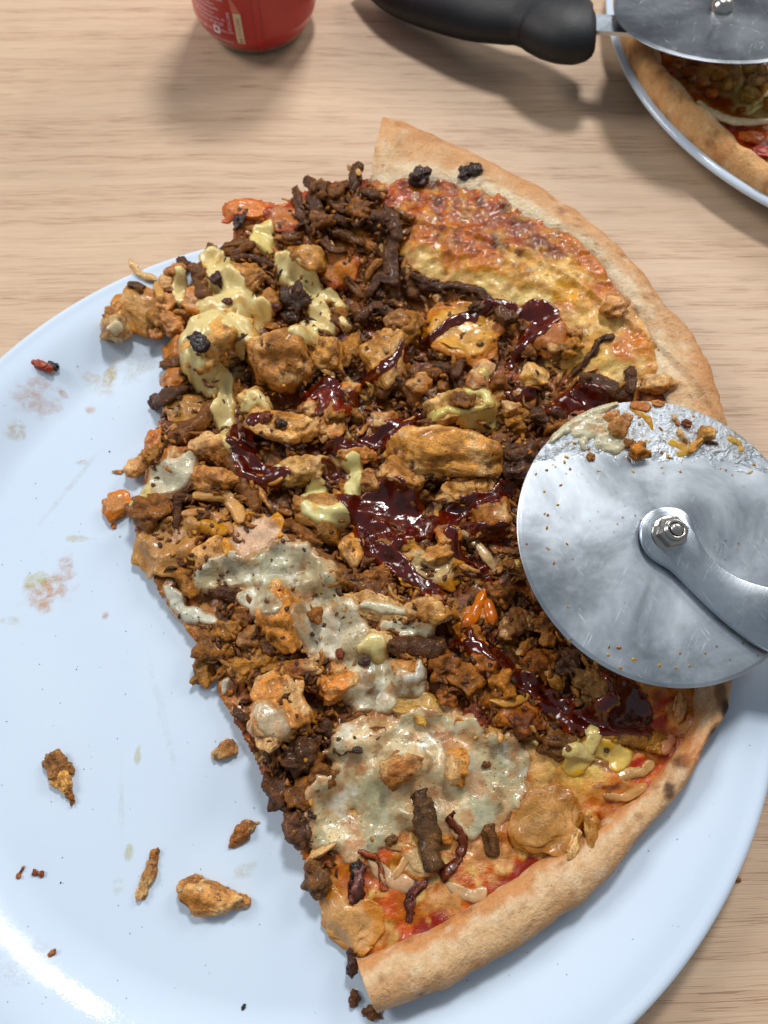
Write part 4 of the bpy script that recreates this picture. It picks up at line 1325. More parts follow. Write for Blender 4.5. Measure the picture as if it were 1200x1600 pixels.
# barbecue sauce
BQ = (76, 20, 12)
BVV = [((92, 24, 12), 1.3, .25, .6)]
for st in [
    [([(397, 652), (376, 668), (376, 700), (388, 728), (412, 742), (440, 738)], [26, 34, 34, 38, 36, 20])],
    [([(665, 535), (700, 506), (740, 490), (765, 472)], [14, 18, 22, 18])],
    [([(835, 485), (850, 495), (835, 515)], [34, 46, 30]), ([(815, 488), (840, 490), (865, 488)], [20, 26, 14]), ([(835, 520), (815, 538), (796, 570)], [30, 20, 14]), ([(780, 472), (800, 480)], 16)],
    [([(570, 588), (605, 570), (635, 540)], [12, 18, 14])],
    [([(480, 620), (500, 600), (518, 596), (528, 615)], [12, 18, 20, 12])],
    [([(648, 655), (620, 665), (590, 690), (550, 692), (515, 700)], [26, 36, 28, 22, 16])],
    [([(535, 775), (560, 800), (575, 845), (613, 873), (650, 905), (692, 930)], [20, 36, 34, 30, 26, 18]), ([(560, 790), (600, 790), (640, 800), (650, 830)], [34, 46, 46, 30]), ([(640, 825), (690, 815), (733, 790), (790, 770)], [44, 34, 26, 26]), ([(600, 770), (620, 765)], 34),
     ([(590, 820), (620, 840)], 30), ([(515, 730), (520, 745)], 24)],
    [([(706, 830), (712, 850), (722, 870), (750, 885), (766, 910)], [26, 22, 10, 8, 8])],
    [([(735, 820), (765, 832), (790, 820)], [16, 22, 16])],
    [([(865, 635), (890, 625), (925, 625), (940, 640)], [20, 36, 32, 24])],
    [([(800, 612), (825, 614)], 18)],
    [([(713, 1003), (745, 1010), (773, 1020), (800, 1047), (827, 1067), (853, 1093), (883, 1105)], [12, 22, 26, 26, 30, 28, 22]), ([(740, 1000), (735, 985)], 12)],
    [([(895, 1130), (930, 1125), (965, 1110), (985, 1125), (1005, 1135)], [30, 44, 60, 50, 24]), ([(955, 1060), (975, 1080), (995, 1105)], [30, 46, 44]), ([(940, 1140), (1010, 1142)], 20), ([(850, 1100), (880, 1120)], 20)],
    [([(770, 1000), (760, 985)], 10)],
]:
    sauce('barbecue_sauce_drizzle', st, M_BBQ, .09, BQ, 4, .6, .3, BVV)
for p, wd, b in ONI:
    low_ = p[0][1] > 1080
    if not low_:
        continue
    put_strip(p, wd * (1.15 if low_ else 1), 'mushroom', tuple(np.array(b) * (.93 if low_ else 1)), .34 if low_ else .5, name='onion_strip', rough=.45, mat=M_ONION, dz=-.07, taper=.8)
BAC = [([(702, 1275), (722, 1300), (722, 1330), (708, 1360), (690, 1372)], 15, (112, 52, 30)), ([(667, 1377), (645, 1400), (640, 1440)], 19, (110, 56, 44)), ([(568, 1352), (557, 1375), (548, 1410)], 24, (120, 74, 66)), ([(600, 1390), (590, 1345), (560, 1330)], 10, (150, 70, 40))]
for p, wd, b in BAC:
    put_strip(p, wd * .8, 'mushroom', b, .4, name='bacon_strip', rough=1.9, mat=M_HAM, dz=-.03, taper=.6, rim=(50, 24, 20))
put_strip([(655, 1243), (667, 1283), (672, 1352)], 38, 'kebab', (92, 64, 42), .6, rough=1.3, taper=.25)
put_strip([(764, 1294), (772, 1332)], 26, 'kebab', (104, 68, 42), .6, rough=1.3, taper=.3)
# ---- last pieces lying on the sauces
TOP = [
    (493, 962, 24, 24, 0, K, (130, 82, 46)), (625, 1203, 60, 40, -35, CH, (160, 104, 58)), (717, 1198, 32, 50, 0, CH, (200, 140, 74)), (311, 535, 24, 34, -30, CB, (30, 10, 10)), (340, 436, 18, 24, 30, CB, (60, 16, 12)), (430, 478, 14, 12, 0, CB, (80, 22, 14)),
    (356, 471, 16, 10, 0, CB, (80, 40, 20)), (340, 522, 8, 6, 0, CB, None), (379, 523, 7, 6, 0, CB, None), (416, 650, 20, 16, 0, K, (104, 50, 30)), (441, 662, 16, 10, 0, CB, None), (531, 1022, 14, 14, 0, K, (124, 60, 40)), (570, 1035, 18, 13, 0, CB, (60, 30, 22)),
    (655, 1125, 26, 12, 30, CH, (220, 178, 96)), (558, 1172, 16, 10, 0, CB, (60, 34, 24)), (745, 480, 22, 16, 0, K, DKB), (787, 496, 34, 26, 30, K, DKB), (760, 1195, 12, 10, 0, K, MB), (610, 1313, 20, 14, -20, K, (120, 80, 44)), (672, 660, 30, 14, 0, K, MB), (1090, 1040, 10, 8, 0, CB, None),
    (807, 615, 10, 8, 0, CH, (226, 180, 110)), (745, 600, 40, 36, 0, CH, (176, 118, 66)), (725, 625, 34, 22, 20, K, (120, 76, 42)), (948, 1172, 10, 8, 0, CB, None), (780, 600, 26, 26, 0, K, (130, 84, 48)),
]
for x, y, L, W, a, kd, b in TOP:
    put_chunk(x, y, L, W, a, None, kd, b)
# ------------------------------------------------------------------ loose scraps on the plate
def zplate(x, y):
    return float(plate_z(min(np.hypot(x - PC[0], y - PC[1]), 16.3)))


def onplate(px, py, dz=0.0):
    z = 1.0
    for _ in range(5):
        p = unp(px, py, z)
        z = zplate(p[0], p[1]) + dz
    return unp(px, py, z)


def scrap(name, label, cat, pieces, group=None, h=None):
    """one loose scrap, possibly of two colours, lying on the plate"""
    Vs, Fs, Cs, off, pc0 = [], [], [], 0, None
    for (px, py, L, W, a, kd, b) in pieces:
        k = pxcm(py, 1.0)
        Lc, Wc = L / k, W / k
        Hc = (h or .62) * min(Lc, Wc)
        q, F, o, d1, fib = chunk_shape(Lc, Wc, Hc, kd, 4)
        C = chunk_color(q, o, d1, fib, kd, b)
        q = rotz(q, -math.radians(a))
        pc = onplate(px, py, Hc * .42)
        Vs.append(q + pc); Fs.append(F + off); Cs.append(C); off += len(q)
    kd = pieces[0][5]
    return obj(name, np.vstack(Vs), np.vstack(Fs), MATS[kd], None, np.vstack(Cs), label=label, category=cat, **({'group': group} if group else {}))


G = 'loose scraps of topping on the front plate'
scrap('chicken_scrap', 'largest loose pale chicken piece on the plate near the bottom left', 'chicken piece', [(335, 1403, 104, 50, 12, CH, (214, 160, 104)), (300, 1385, 50, 40, 30, CH, (206, 150, 92)), (372, 1408, 46, 22, 8, CH, (206, 150, 96))], G)
scrap('chicken_scrap', 'thin upright sliver of browned chicken left of the largest loose piece', 'chicken sliver', [(230, 1372, 70, 20, 105, CH, (176, 124, 76)), (238, 1345, 40, 18, 100, CH, (166, 120, 80))], G)
scrap('meat_scrap', 'small glossy brown meat scrap just above the largest loose chicken piece', 'meat scrap', [(373, 1305, 44, 26, -48, CH, (150, 94, 48)), (388, 1294, 26, 16, -40, CH, (140, 84, 42)), (400, 1286, 14, 3, -5, CH, (170, 100, 50))], G)
scrap('meat_scrap', 'two-toned brown and tan meat scrap lying alone at the left of the plate', 'meat scrap', [(90, 1197, 48, 30, 35, K, (150, 106, 72)), (98, 1222, 34, 26, 60, K, (206, 156, 108)), (110, 1242, 30, 12, 62, K, (150, 96, 56))], G)
scrap('chicken_scrap', 'small tan chicken scrap sticking out from the pizza cut edge, lower left', 'chicken piece', [(353, 1172, 42, 26, -12, CH, (210, 162, 112)), (340, 1178, 22, 22, 0, CH, (176, 140, 110))], G)
scrap('tomato_scrap', 'red tomato scrap with a black burnt end near the left rim of the plate', 'tomato scrap', [(66, 571, 34, 16, 25, HM, (176, 66, 40)), (84, 573, 17, 14, 0, CB, (22, 20, 24)), (80, 579, 16, 7, -10, HM, (214, 168, 130))], G)
scrap('chicken_crumb', 'tiny orange crumb beside the left edge of the pizza', 'crumb', [(183, 737, 18, 8, 0, CH, (206, 146, 92))], G)
scrap('tomato_crumb', 'tiny orange crumb just below the orange lump at the pizza left corner', 'crumb', [(177, 822, 11, 8, 40, HM, (206, 120, 70))], G)
scrap('meat_crumb', 'tiny brown crumb low on the plate beside the bright reflection', 'crumb', [(81, 1490, 15, 7, -40, K, (170, 110, 80))], G)
scrap('meat_crumb', 'tiny pinkish brown crumbs pair member nearer the pizza, lower left of plate', 'crumb', [(54, 1364, 10, 9, 0, K, (160, 90, 66)), (65, 1365, 9, 9, 0, K, (150, 84, 58))], G)
scrap('meat_crumb', 'small pinkish brown crumb nearest the left edge of the photo', 'crumb', [(34, 1360, 6, 14, 20, K, (180, 120, 90)), (29, 1368, 7, 8, 0, K, (170, 110, 80))], G)
scrap('burnt_crumb', 'black elongated crumb on the plate at the bottom', 'crumb', [(381, 1573, 8, 5, -60, CB, (20, 18, 18))], G)
scrap('meat_crumb', 'crumbly brown meat bit under the lower crust tip', 'crumb', [(553, 1560, 18, 24, 10, K, (96, 58, 40)), (580, 1583, 30, 18, 10, K, (120, 76, 50))], G)
z_ = unp(1154, 1375, .05)
q, F, o, d1, fib = chunk_shape(.18, .13, .1, K, 3)
obj('meat_crumb', q + z_, F, M_KEBAB, None, chunk_color(q, o, d1, fib, K, (150, 100, 60)), label='tiny brown crumb on the table by the right rim of the plate', category='crumb')

# specks of pepper and meat dust
cv, cf, cc, off = [], [], [], 0
V0, F0 = ico(1)
for i in range(190):
    if i < 140:
        x, y = rng.uniform(0, 520), rng.uniform(560, 1600)
    else:
        x, y = rng.uniform(600, 1190), rng.uniform(1100, 1600)
    p = onplate(x, y, .01)
    if np.hypot(p[0] - PC[0], p[1] - PC[1]) > 16.0 or inpoly(np.array([p[0]]), np.array([p[1]]), np.vstack([coutS[:, :2], leftS[:, :2]]))[0]:
        continue
    r = rng.uniform(.007, .018) * (1.8 if rng.random() < .06 else 1)
    q = rotz(V0 * [r * rng.uniform(1, 2), r, r * .6], rng.uniform(0, 6)) + p
    cv.append(q); cf.append(F0 + off); off += len(V0)
    b = [(60, 50, 40), (130, 90, 60), (190, 130, 80)][rng.choice(3, p=[.55, .25, .2])]
    cc.append(np.tile(lin(b), (len(V0), 1)))
obj('food_specks', np.vstack(cv), np.vstack(cf), M_KEBAB, None, np.vstack(cc), kind='stuff', label='fine dark specks of seasoning scattered over the white plate')


def grease(pts, label):
    m = bpy.data.materials.get('grease_film')
    if m is None:
        t = NT('grease_film')
        at = t.n('ShaderNodeAttribute', attribute_name='Col')
        c = t.coord()
        a1 = t.noise(c, 260, 5, .7, .5)
        al = t.math('MULTIPLY', at.outputs['Alpha'], t.ramp(a1, [(.35, 0.0), (.7, 0.9)]))
        t.set(Base_Color=at.outputs['Color'], Roughness=.15, Alpha=al)
        t.set(Normal=t.bump(a1, .0006))
        m = t.m
    n_ = 18
    for (px, py, L, W, a, col, al) in pts:
        k = pxcm(py, 1)
        g = np.linspace(-1, 1, n_)
        X, Y = np.meshgrid(g, g)
        q = np.stack([X.ravel() * L / 2 / k * 1.3, Y.ravel() * W / 2 / k * 1.3, X.ravel() * 0], 1)
        r = np.hypot(X, Y).ravel() * 1.15 + .45 * fbm(q * 1.8 + px, 2)
        q = rotz(q, -math.radians(a))
        pc = onplate(px, py)
        q = q + pc
        q[:, 2] = plate_z(np.minimum(np.hypot(q[:, 0] - PC[0], q[:, 1] - PC[1]), 16.35)) + .006
        A = al * (1 - sstep(.45, 1.0, r))
        yield q, A, col


GR = [(580 / 3.333, 585, 26, 60, 12, (206, 180, 110), .9), (60, 620, 70, 60, 20, (214, 160, 120), .55), (150, 600, 60, 30, 30, (222, 190, 150), .5), (25, 670, 26, 36, 0, (206, 186, 140), .7), (75, 925, 80, 56, -20, (216, 160, 104), .8), (105, 885, 34, 50, 0, (216, 156, 110), .6), (60, 905, 50, 30, -10, (206, 190, 90), .6),
      (125, 842, 50, 12, 0, (214, 196, 140), .6), (200, 1335, 16, 40, 0, (206, 196, 110), .8), (185, 1385, 20, 30, 0, (214, 206, 170), .5), (215, 1180, 12, 30, 0, (214, 196, 120), .5), (380, 1360, 40, 30, 0, (210, 200, 160), .4), (215, 570, 60, 70, 30, (216, 214, 206), .5), (30, 1500, 60, 80, 40, (226, 226, 226), .4), (15, 970, 40, 14, 0, (214, 196, 160), .5), (165, 960, 12, 14, 0, (206, 140, 100), .6), (128, 722, 30, 10, 0, (214, 190, 150), .5),
      (190, 1260, 150, 10, 82, (206, 200, 170), .18), (255, 1120, 240, 14, 70, (214, 206, 186), .16), (110, 760, 160, 10, -60, (214, 206, 190), .3),
      (140, 640, 20, 16, 0, (220, 170, 130), .6), (100, 615, 20, 10, 30, (206, 140, 90), .6)]
cv, cf, ca, cc, off = [], [], [], [], 0
n_ = 18
fi = np.array([[j * n_ + i, j * n_ + i + 1, (j + 1) * n_ + i + 1, (j + 1) * n_ + i] for j in range(n_ - 1) for i in range(n_ - 1)])
for q, A, col in grease(GR, ''):
    q[:, 2] += .0012 * len(cv)
    cv.append(q); cf.append(fi + off); off += len(q)
    cc.append(np.tile(lin(col), (len(q), 1))); ca.append(A)
me = make_mesh('grease_smears', np.vstack(cv), np.vstack(cf), np.vstack(cc), [bpy.data.materials['grease_film']])
buf = np.ones((len(me.vertices), 4), np.float32)
buf[:, :3] = np.vstack(cc); buf[:, 3] = np.concatenate(ca)
me.color_attributes['Col'].data.foreach_set('color', buf.ravel())
link('grease_smears', me, None, (0, 0, 0), kind='stuff', label='thin yellowish grease smears left on the white plate')


# ------------------------------------------------------------------ pizza cutters
def frame(n_):
    n_ = np.array(n_, float); n_ /= np.linalg.norm(n_)
    u = np.cross([0, 1, 0], n_); u /= np.linalg.norm(u)
    return np.stack([u, np.cross(n_, u), n_])          # rows: local axes


def in_frame(name, V, F, mat, parent, c, R, smooth=True, colors=None, **props):
    """local verts (cm) in the tool's own frame -> object with rotation"""
    me = make_mesh(name, V, F, colors, [mat], None, smooth)
    o = bpy.data.objects.new(name, me)
    COL.objects.link(o)
    o.rotation_euler = Matrix(R.T.tolist()).to_euler()
    o.location = Vector(c) * S - root_loc(parent)
    o.parent = parent
    for k_, v_ in props.items():
        o[k_] = v_
    return o


def disc_mesh(r, t=.12, bevel=.13):
    prof = [(.01, t / 2), (r * .3, t / 2), (r * .6, t / 2), (r - bevel, t / 2), (r - bevel + .02, t / 2 - .004), (r - .02, .018), (r, 0), (r - .02, -.018), (r - bevel, -t / 2), (.01, -t / 2)]
    return lathe(prof, 200)


def sharp(o, ang=30):
    me = o.data
    b = bmesh.new(); b.from_mesh(me)
    for e in b.edges:
        if len(e.link_faces) == 2 and e.calc_face_angle(0) > math.radians(ang):
            e.smooth = False
    b.to_mesh(me); b.free()
    return o


def outline_plate(pts, z0, z1, bev=.05):
    """flat bar from an outline (local xy), bevelled upper edge"""
    pts = np.array(pts, float)
    n_ = len(pts)
    d = np.roll(pts, -1, 0) - np.roll(pts, 1, 0)
    nn = np.stack([d[:, 1], -d[:, 0]], 1); nn /= np.linalg.norm(nn, axis=1)[:, None]
    area = 0.5 * np.sum(pts[:, 0] * np.roll(pts[:, 1], -1) - np.roll(pts[:, 0], -1) * pts[:, 1])
    if area < 0:
        pts = pts[::-1]; nn = -nn[::-1] if False else nn[::-1] * -1
        d = np.roll(pts, -1, 0) - np.roll(pts, 1, 0)
        nn = np.stack([d[:, 1], -d[:, 0]], 1); nn /= np.linalg.norm(nn, axis=1)[:, None]
    R = []
    for off_, z in ((0, z0), (0, z1 - bev), (-bev * .3, z1 - bev * .3), (-bev, z1)):
        R.append(np.hstack([pts + nn * off_, np.full((n_, 1), z)]))
    V = np.vstack(R)
    F = []
    for k_ in range(3):
        for j in range(n_):
            j2 = (j + 1) % n_
            F.append((k_ * n_ + j, k_ * n_ + j2, (k_ + 1) * n_ + j2, (k_ + 1) * n_ + j))
    F.append(tuple(3 * n_ + np.arange(n_)))
    F.append(tuple(np.arange(n_)[::-1]))
    return V, F


def hexnut(parent, c, R, s=.46, z0=0.0, ang=0.0):
    a = np.radians(np.arange(0, 360, 60) + ang)
    base = np.stack([np.cos(a), np.sin(a)], 1) * s
    # washer flange
    V, F = lathe([(.01, z0 + .06), (s * 1.12, z0 + .06), (s * 1.18, z0 + .03), (s * 1.18, z0)], 48)
    nut = in_frame('nut', *hex_body(base, s, z0 + .06), M_NUT, parent, c, R, False)
    in_frame('washer', V, F, M_NUT, nut, c, R)
    bpy.data.objects[nut.name].rotation_euler = Matrix(R.T.tolist()).to_euler()
    V, F = lathe([(.01, z0 + .62), (.12, z0 + .625), (.19, z0 + .6), (.21, z0 + .55), (.21, z0 + .3)], 48)
    in_frame('bolt_end', V, F, M_NUT, parent, c, R)
    V, F = lathe([(.235, z0 + .42), (.24, z0 + .52), (.28, z0 + .58), (.33, z0 + .57), (.37, z0 + .5), (.38, z0 + .40)], 48)
    in_frame('nut_collar', V, F, M_NUT, parent, c, R)


def hex_body(base, s, z0):
    n_ = 6
    V = []
    for sc_, z in ((.94, z0), (1.0, z0 + .04), (1.0, z0 + .30), (.84, z0 + .38)):
        V += [(x * sc_, y * sc_, z) for x, y in base]
    F = []
    for k_ in range(3):
        for j in range(n_):
            F.append((k_ * n_ + j, k_ * n_ + (j + 1) % n_, (k_ + 1) * n_ + (j + 1) % n_, (k_ + 1) * n_ + j))
    F.append(tuple(18 + np.arange(6)))
    return np.array(V), F


# front cutter: blade lies on the pizza, arm runs off to the right
c1 = np.array([9.55, 9.49, 4.05])
R1 = frame((0.082, -0.08, 1))
CUT1 = thing('pizza_cutter', 'steel wheel pizza cutter with greasy blade lying on the front pizza, handle out of frame', 'pizza cutter', (c1[0], c1[1], 1.8), 'wheel pizza cutters')


def disc_pt(px, py, c, R, off_=0.0):
    """photo pixel -> local xy on the disc plane raised by off_"""
    n_ = R[2]
    d = CR @ np.array([px - 600.0, 800.0 - py, -FPX])
    o = np.array([0, 0, CAMH])
    t = ((c + n_ * off_ - o) @ n_) / (d @ n_)
    p = o + d * t - c
    return np.array([p @ R[0], p @ R[1]])


V, F = disc_mesh(5.09)
blade1 = in_frame('blade', V, F, M_BLADE, CUT1, c1, R1)
sharp(blade1, 8)
AO = .38
up_edge = [(1043, 792), (1060, 794), (1075, 803), (1084, 818), (1090, 838), (1104, 862), (1126, 884), (1156, 903), (1195, 916), (1240, 925), (1300, 940)]
lo_edge = [(1300, 1040), (1240, 1030), (1192, 1012), (1160, 990), (1130, 966), (1100, 938), (1070, 908), (1048, 888), (1028, 876), (1014, 864), (1005, 848), (1002, 830), (1006, 812), (1016, 800), (1030, 793)]
pl_ = np.array([disc_pt(x, y, c1, R1, AO) for x, y in up_edge + lo_edge])
pl_s = []
for i in range(len(pl_)):
    pass
pl_ = catmull(np.vstack([pl_, pl_[:1]]), 5)[:-1]
V, F = outline_plate(pl_, AO - .17, AO, .05)
arm1 = sharp(in_frame('arm', V, F, M_ARM, CUT1, c1, R1), 40)
hub = disc_pt(1046, 834, c1, R1, AO)
ch = c1 + hub[0] * R1[0] + hub[1] * R1[1] + R1[2] * AO
hexnut(CUT1, ch, R1, .54, .0, 12)
V, F = lathe([(.01, AO - .17), (.5, AO - .17), (.5, .05), (.01, .05)], 32)
in_frame('hub_spacer', V + [hub[0], hub[1], 0], F, M_NUT, CUT1, c1, R1)
# handle, beyond the right edge of the picture
hd = disc_pt(1300, 990, c1, R1, AO)
ax = np.array([1.0, -.28]); ax /= np.linalg.norm(ax)


def handle_mesh(P, rw, rh, ns=28):
    P = np.array(P, float)
    T = np.gradient(P, axis=0); T /= np.linalg.norm(T, axis=1)[:, None]
    Sd = np.cross(T, [0, 0, 1.0]); Sd /= np.linalg.norm(Sd, axis=1)[:, None]
    U = np.cross(Sd, T)
    a = np.linspace(0, 2 * np.pi, ns, endpoint=False)
    ca, sa = np.cos(a), np.sin(a)
    V = P[:, None] + np.asarray(rw)[:, None, None] * ca[None, :, None] * Sd[:, None] + np.asarray(rh)[:, None, None] * sa[None, :, None] * U[:, None]
    V = V.reshape(-1, 3)
    F = []
    for i in range(len(P) - 1):
        j = np.arange(ns); j2 = (j + 1) % ns
        F.append(np.stack([i * ns + j, i * ns + j2, (i + 1) * ns + j2, (i + 1) * ns + j], 1))
    F = np.concatenate(F).tolist()
    F.append(tuple(range(ns))[::-1]); F.append(tuple((len(P) - 1) * ns + np.arange(ns)))
    return V, [tuple(f) for f in F]


s_ = np.linspace(0, 1, 24)
P = np.stack([hd[0] + ax[0] * s_ * 11, hd[1] + ax[1] * s_ * 11, AO - .1 - s_ * .8], 1)
rw = .3 + 1.2 * np.sqrt(np.clip(1 - (2 * s_ - 1) ** 6, 0, 1)) * (1 - .15 * np.sin(s_ * 6))
V, F = handle_mesh(P, rw, rw * .75)
in_frame('handle', V, F, M_HANDLE, CUT1, c1, R1)


# food stuck on the blade: parts of what moves with the cutter
def on_disc(kind, px, py, L, W, a, h, base, mat=None, name='stuck_food', sub=4, z=None):
    k = pxcm(py, 4.2)
    q, F, o, d1, fib = chunk_shape(L / k, W / k, h, kind, sub)
    C = chunk_color(q, o, d1, fib, kind, base)
    q = rotz(q, -math.radians(a))
    xy = disc_pt(px, py, c1, R1, .1)
    q = q + [xy[0], xy[1], .06 + h * .35]
    return in_frame(name, q, F, mat or MATS[kind], CUT1, c1, R1, True, C)




def disc_sauce(name, strokes, thick, base, mat):
    D = .04
    segs = []
    for pts, wd in strokes:
        pp = catmull(np.array(pts, float), 6)
        segs.append((np.array([disc_pt(x, y, c1, R1, .1) for x, y in pp]), np.interp(np.linspace(0, 1, len(pp)), np.linspace(0, 1, len(wd)), wd) / 2 / 46))
    A = np.vstack([q[0] for q in segs])
    X, Y = np.meshgrid(np.arange(A[:, 0].min() - .5, A[:, 0].max() + .5, D), np.arange(A[:, 1].min() - .5, A[:, 1].max() + .5, D))
    pp = np.stack([X.ravel(), Y.ravel(), X.ravel() * 0], 1)
    wp = pp[:, :2] + .07 * np.stack([fbm(pp * 2.5 + 3, 3), fbm(pp * 2.5 + 43, 3)], 1)
    Fd = np.full(len(pp), -9.0)
    for q, rr in segs:
        for i in range(len(q) - 1):
            a, d = q[i], q[i + 1] - q[i]
            t = np.clip(((wp - a) @ d) / max((d ** 2).sum(), 1e-9), 0, 1)
            Fd = np.maximum(Fd, 1 - np.hypot(*(wp - a - t[:, None] * d).T) / (rr[i] * (1 - t) + rr[i + 1] * t))
    Fd += .22 * fbm(pp * 2.2 + 9, 3)
    rad_ = np.hypot(pp[:, 0], pp[:, 1])
    zz = .055 + np.where(Fd > 0, thick * np.sqrt(1 - (1 - np.clip(Fd * 1.6, 0, 1)) ** 2), Fd * .3) * (1 + .35 * fbm(pp * 3 + 20, 2))
    zz = np.where(rad_ > 5.0, zz - (rad_ - 5.0) * .7, zz)
    ok = ((Fd > -.2) & (rad_ < 5.16)).reshape(X.shape)
    cell = ok[:-1, :-1] & ok[1:, :-1] & ok[:-1, 1:] & ok[1:, 1:]
    id_ = np.arange(X.size).reshape(X.shape)
    j, i = np.nonzero(cell)
    F = np.stack([id_[j, i], id_[j, i + 1], id_[j + 1, i + 1], id_[j + 1, i]], 1)
    used = np.unique(F)
    rm = -np.ones(X.size, int); rm[used] = np.arange(len(used))
    C = mix(np.tile(lin(base), (len(pp), 1)), lin((206, 160, 104)), sstep(.1, .5, fbm(pp * 1.4 + 70, 3)) * .7)
    return in_frame(name, np.stack([pp[:, 0], pp[:, 1], zz], 1)[used], rm[F], mat, CUT1, c1, R1, True, C[used])


disc_sauce('sauce_smear', [([(862, 688), (890, 662), (925, 640), (960, 630)], [10, 22, 26, 12]), ([(905, 672), (935, 665), (955, 680), (968, 692)], [30, 50, 50, 34]), ([(912, 690), (912, 702)], [14, 8]), ([(940, 690), (962, 698)], [30, 28])], .11, (206, 196, 160), M_GARLIC)
disc_sauce('grease_smear', [([(990, 640), (1010, 650), (1020, 668)], [12, 14, 8]), ([(1000, 700), (1010, 690)], [10, 6])], .03, (190, 140, 60), M_ONION)
disc_sauce('grease_smear', [([(1050, 690), (1075, 700), (1060, 708)], [14, 16, 10]), ([(1140, 684), (1155, 692), (1160, 702)], [10, 8, 10])], .03, (196, 160, 84), M_ONION)
on_disc(CH, 968, 667, 56, 26, -50, .35, (214, 160, 112))
on_disc(CH, 955, 652, 34, 20, -20, .28, (206, 146, 92))
on_disc(HM, 1000, 634, 30, 16, 10, .08, (190, 110, 60))
on_disc(HM, 1028, 630, 20, 12, 0, .07, (186, 110, 60))
on_disc(K, 996, 706, 30, 28, -20, .5, (150, 98, 58))
on_disc(K, 983, 693, 18, 14, 0, .25, (130, 84, 50))
on_disc(CH, 922, 713, 16, 13, 40, .18, (160, 108, 50))
on_disc(CH, 1102, 680, 28, 26, 0, .42, (206, 156, 92))
on_disc(CH, 1086, 696, 40, 14, -48, .24, (214, 172, 96))
on_disc(CH, 1066, 682, 34, 10, 55, .18, (176, 112, 52))
on_disc(CH, 1056, 656, 22, 8, 60, .12, (160, 100, 46))
on_disc(K, 1072, 663, 14, 12, 0, .2, (130, 66, 36))
on_disc(K, 1112, 692, 20, 5, 0, .08, (110, 50, 26))
on_disc(CH, 1150, 688, 26, 10, 40, .05, (196, 160, 80))
on_disc(CH, 1180, 995, 44, 12, 30, .22, (200, 160, 96))
on_disc(HM, 1198, 1003, 22, 34, -20, .4, (190, 84, 56))
# oil flecks
for i in range(70):
    if i < 40:
        x, y = rng.uniform(880, 1190), 650 + rng.uniform(0, 1) ** 1.5 * 90 + (max(0, rng.normal()) * 10)
    elif i < 58:
        x, y = rng.uniform(818, 890), rng.uniform(700, 960)
    else:
        x, y = rng.uniform(940, 1120), rng.uniform(1005, 1050)
    L = disc_pt(x, y, c1, R1, 0)
    if np.hypot(*L) > 4.9:
        continue
    on_disc(CH, x, y, rng.uniform(3, 9), rng.uniform(2.5, 6), rng.uniform(0, 180), .03, [(176, 120, 50), (200, 150, 70), (150, 90, 40)][i % 3], M_ONION, 'oil_fleck', 2)

# rear cutter
c2 = np.array([16.06, 36.29, 4.13])
R2 = frame((-.039, .192, 1))
CUT2 = thing('pizza_cutter', 'dark steel wheel pizza cutter with black handle resting on the pizza at the upper right', 'pizza cutter', (c2[0], c2[1], 1.8), 'wheel pizza cutters')
V, F = disc_mesh(5.01, .14, .2)
sharp(in_frame('blade', V, F, M_BLADE2, CUT2, c2, R2), 8)
V, F = lathe([(.01, .62), (.2, .6), (.38, .5), (.5, .34), (.55, .18), (.56, .06)], 48)
in_frame('rivet', V, F, M_NUT, CUT2, c2, R2)
low = [(560, -30), (588, -3), (610, 14), (640, 32), (680, 47), (715, 58), (750, 66), (790, 70), (820, 72), (845, 80), (862, 90), (880, 99), (898, 104), (915, 104), (928, 97), (934, 80)]
rad = [.5, 1.0, 1.3, 1.5, 1.58, 1.62, 1.62, 1.6, 1.65, 1.75, 1.85, 1.9, 1.9, 1.8, 1.55, 1.0]
zc = np.interp([p[0] for p in low], [560, 700, 934], [1.1, 1.7, 3.1])
P = []
for (x, y), r_, z in zip(low, rad, zc):
    p = unp(x, y, z)
    P.append((p[0], p[1] + r_ * 1.34, z))
P = catmull(np.array(P), 4)
rr = np.interp(np.linspace(0, 1, len(P)), np.linspace(0, 1, len(rad)), rad)
V, F = handle_mesh(P, rr, rr * .66)
obj('handle', V, F, M_HANDLE, CUT2)
a1_, b1_ = unp(900, 36, 3.2), unp(1000, 42, 3.5)
c_ = np.array([c2[0], c2[1], 3.75])
pp = np.array([a1_, b1_, c_])
d_ = np.array([0, .62, 0])
V = []
for p in pp:
    for z, e in ((.1, 1), (.1, -1), (-.1, -1), (-.1, 1)):
        V.append(p + d_ * e + [0, 0, z])
F = [(3, 2, 1, 0)]
for i in range(2):
    for j in range(4):
        F.append((i * 4 + j, i * 4 + (j + 1) % 4, (i + 1) * 4 + (j + 1) % 4, (i + 1) * 4 + j))
F.append((8, 9, 10, 11))
obj('arm', np.array(V), F, M_ARM, CUT2, smooth=False)

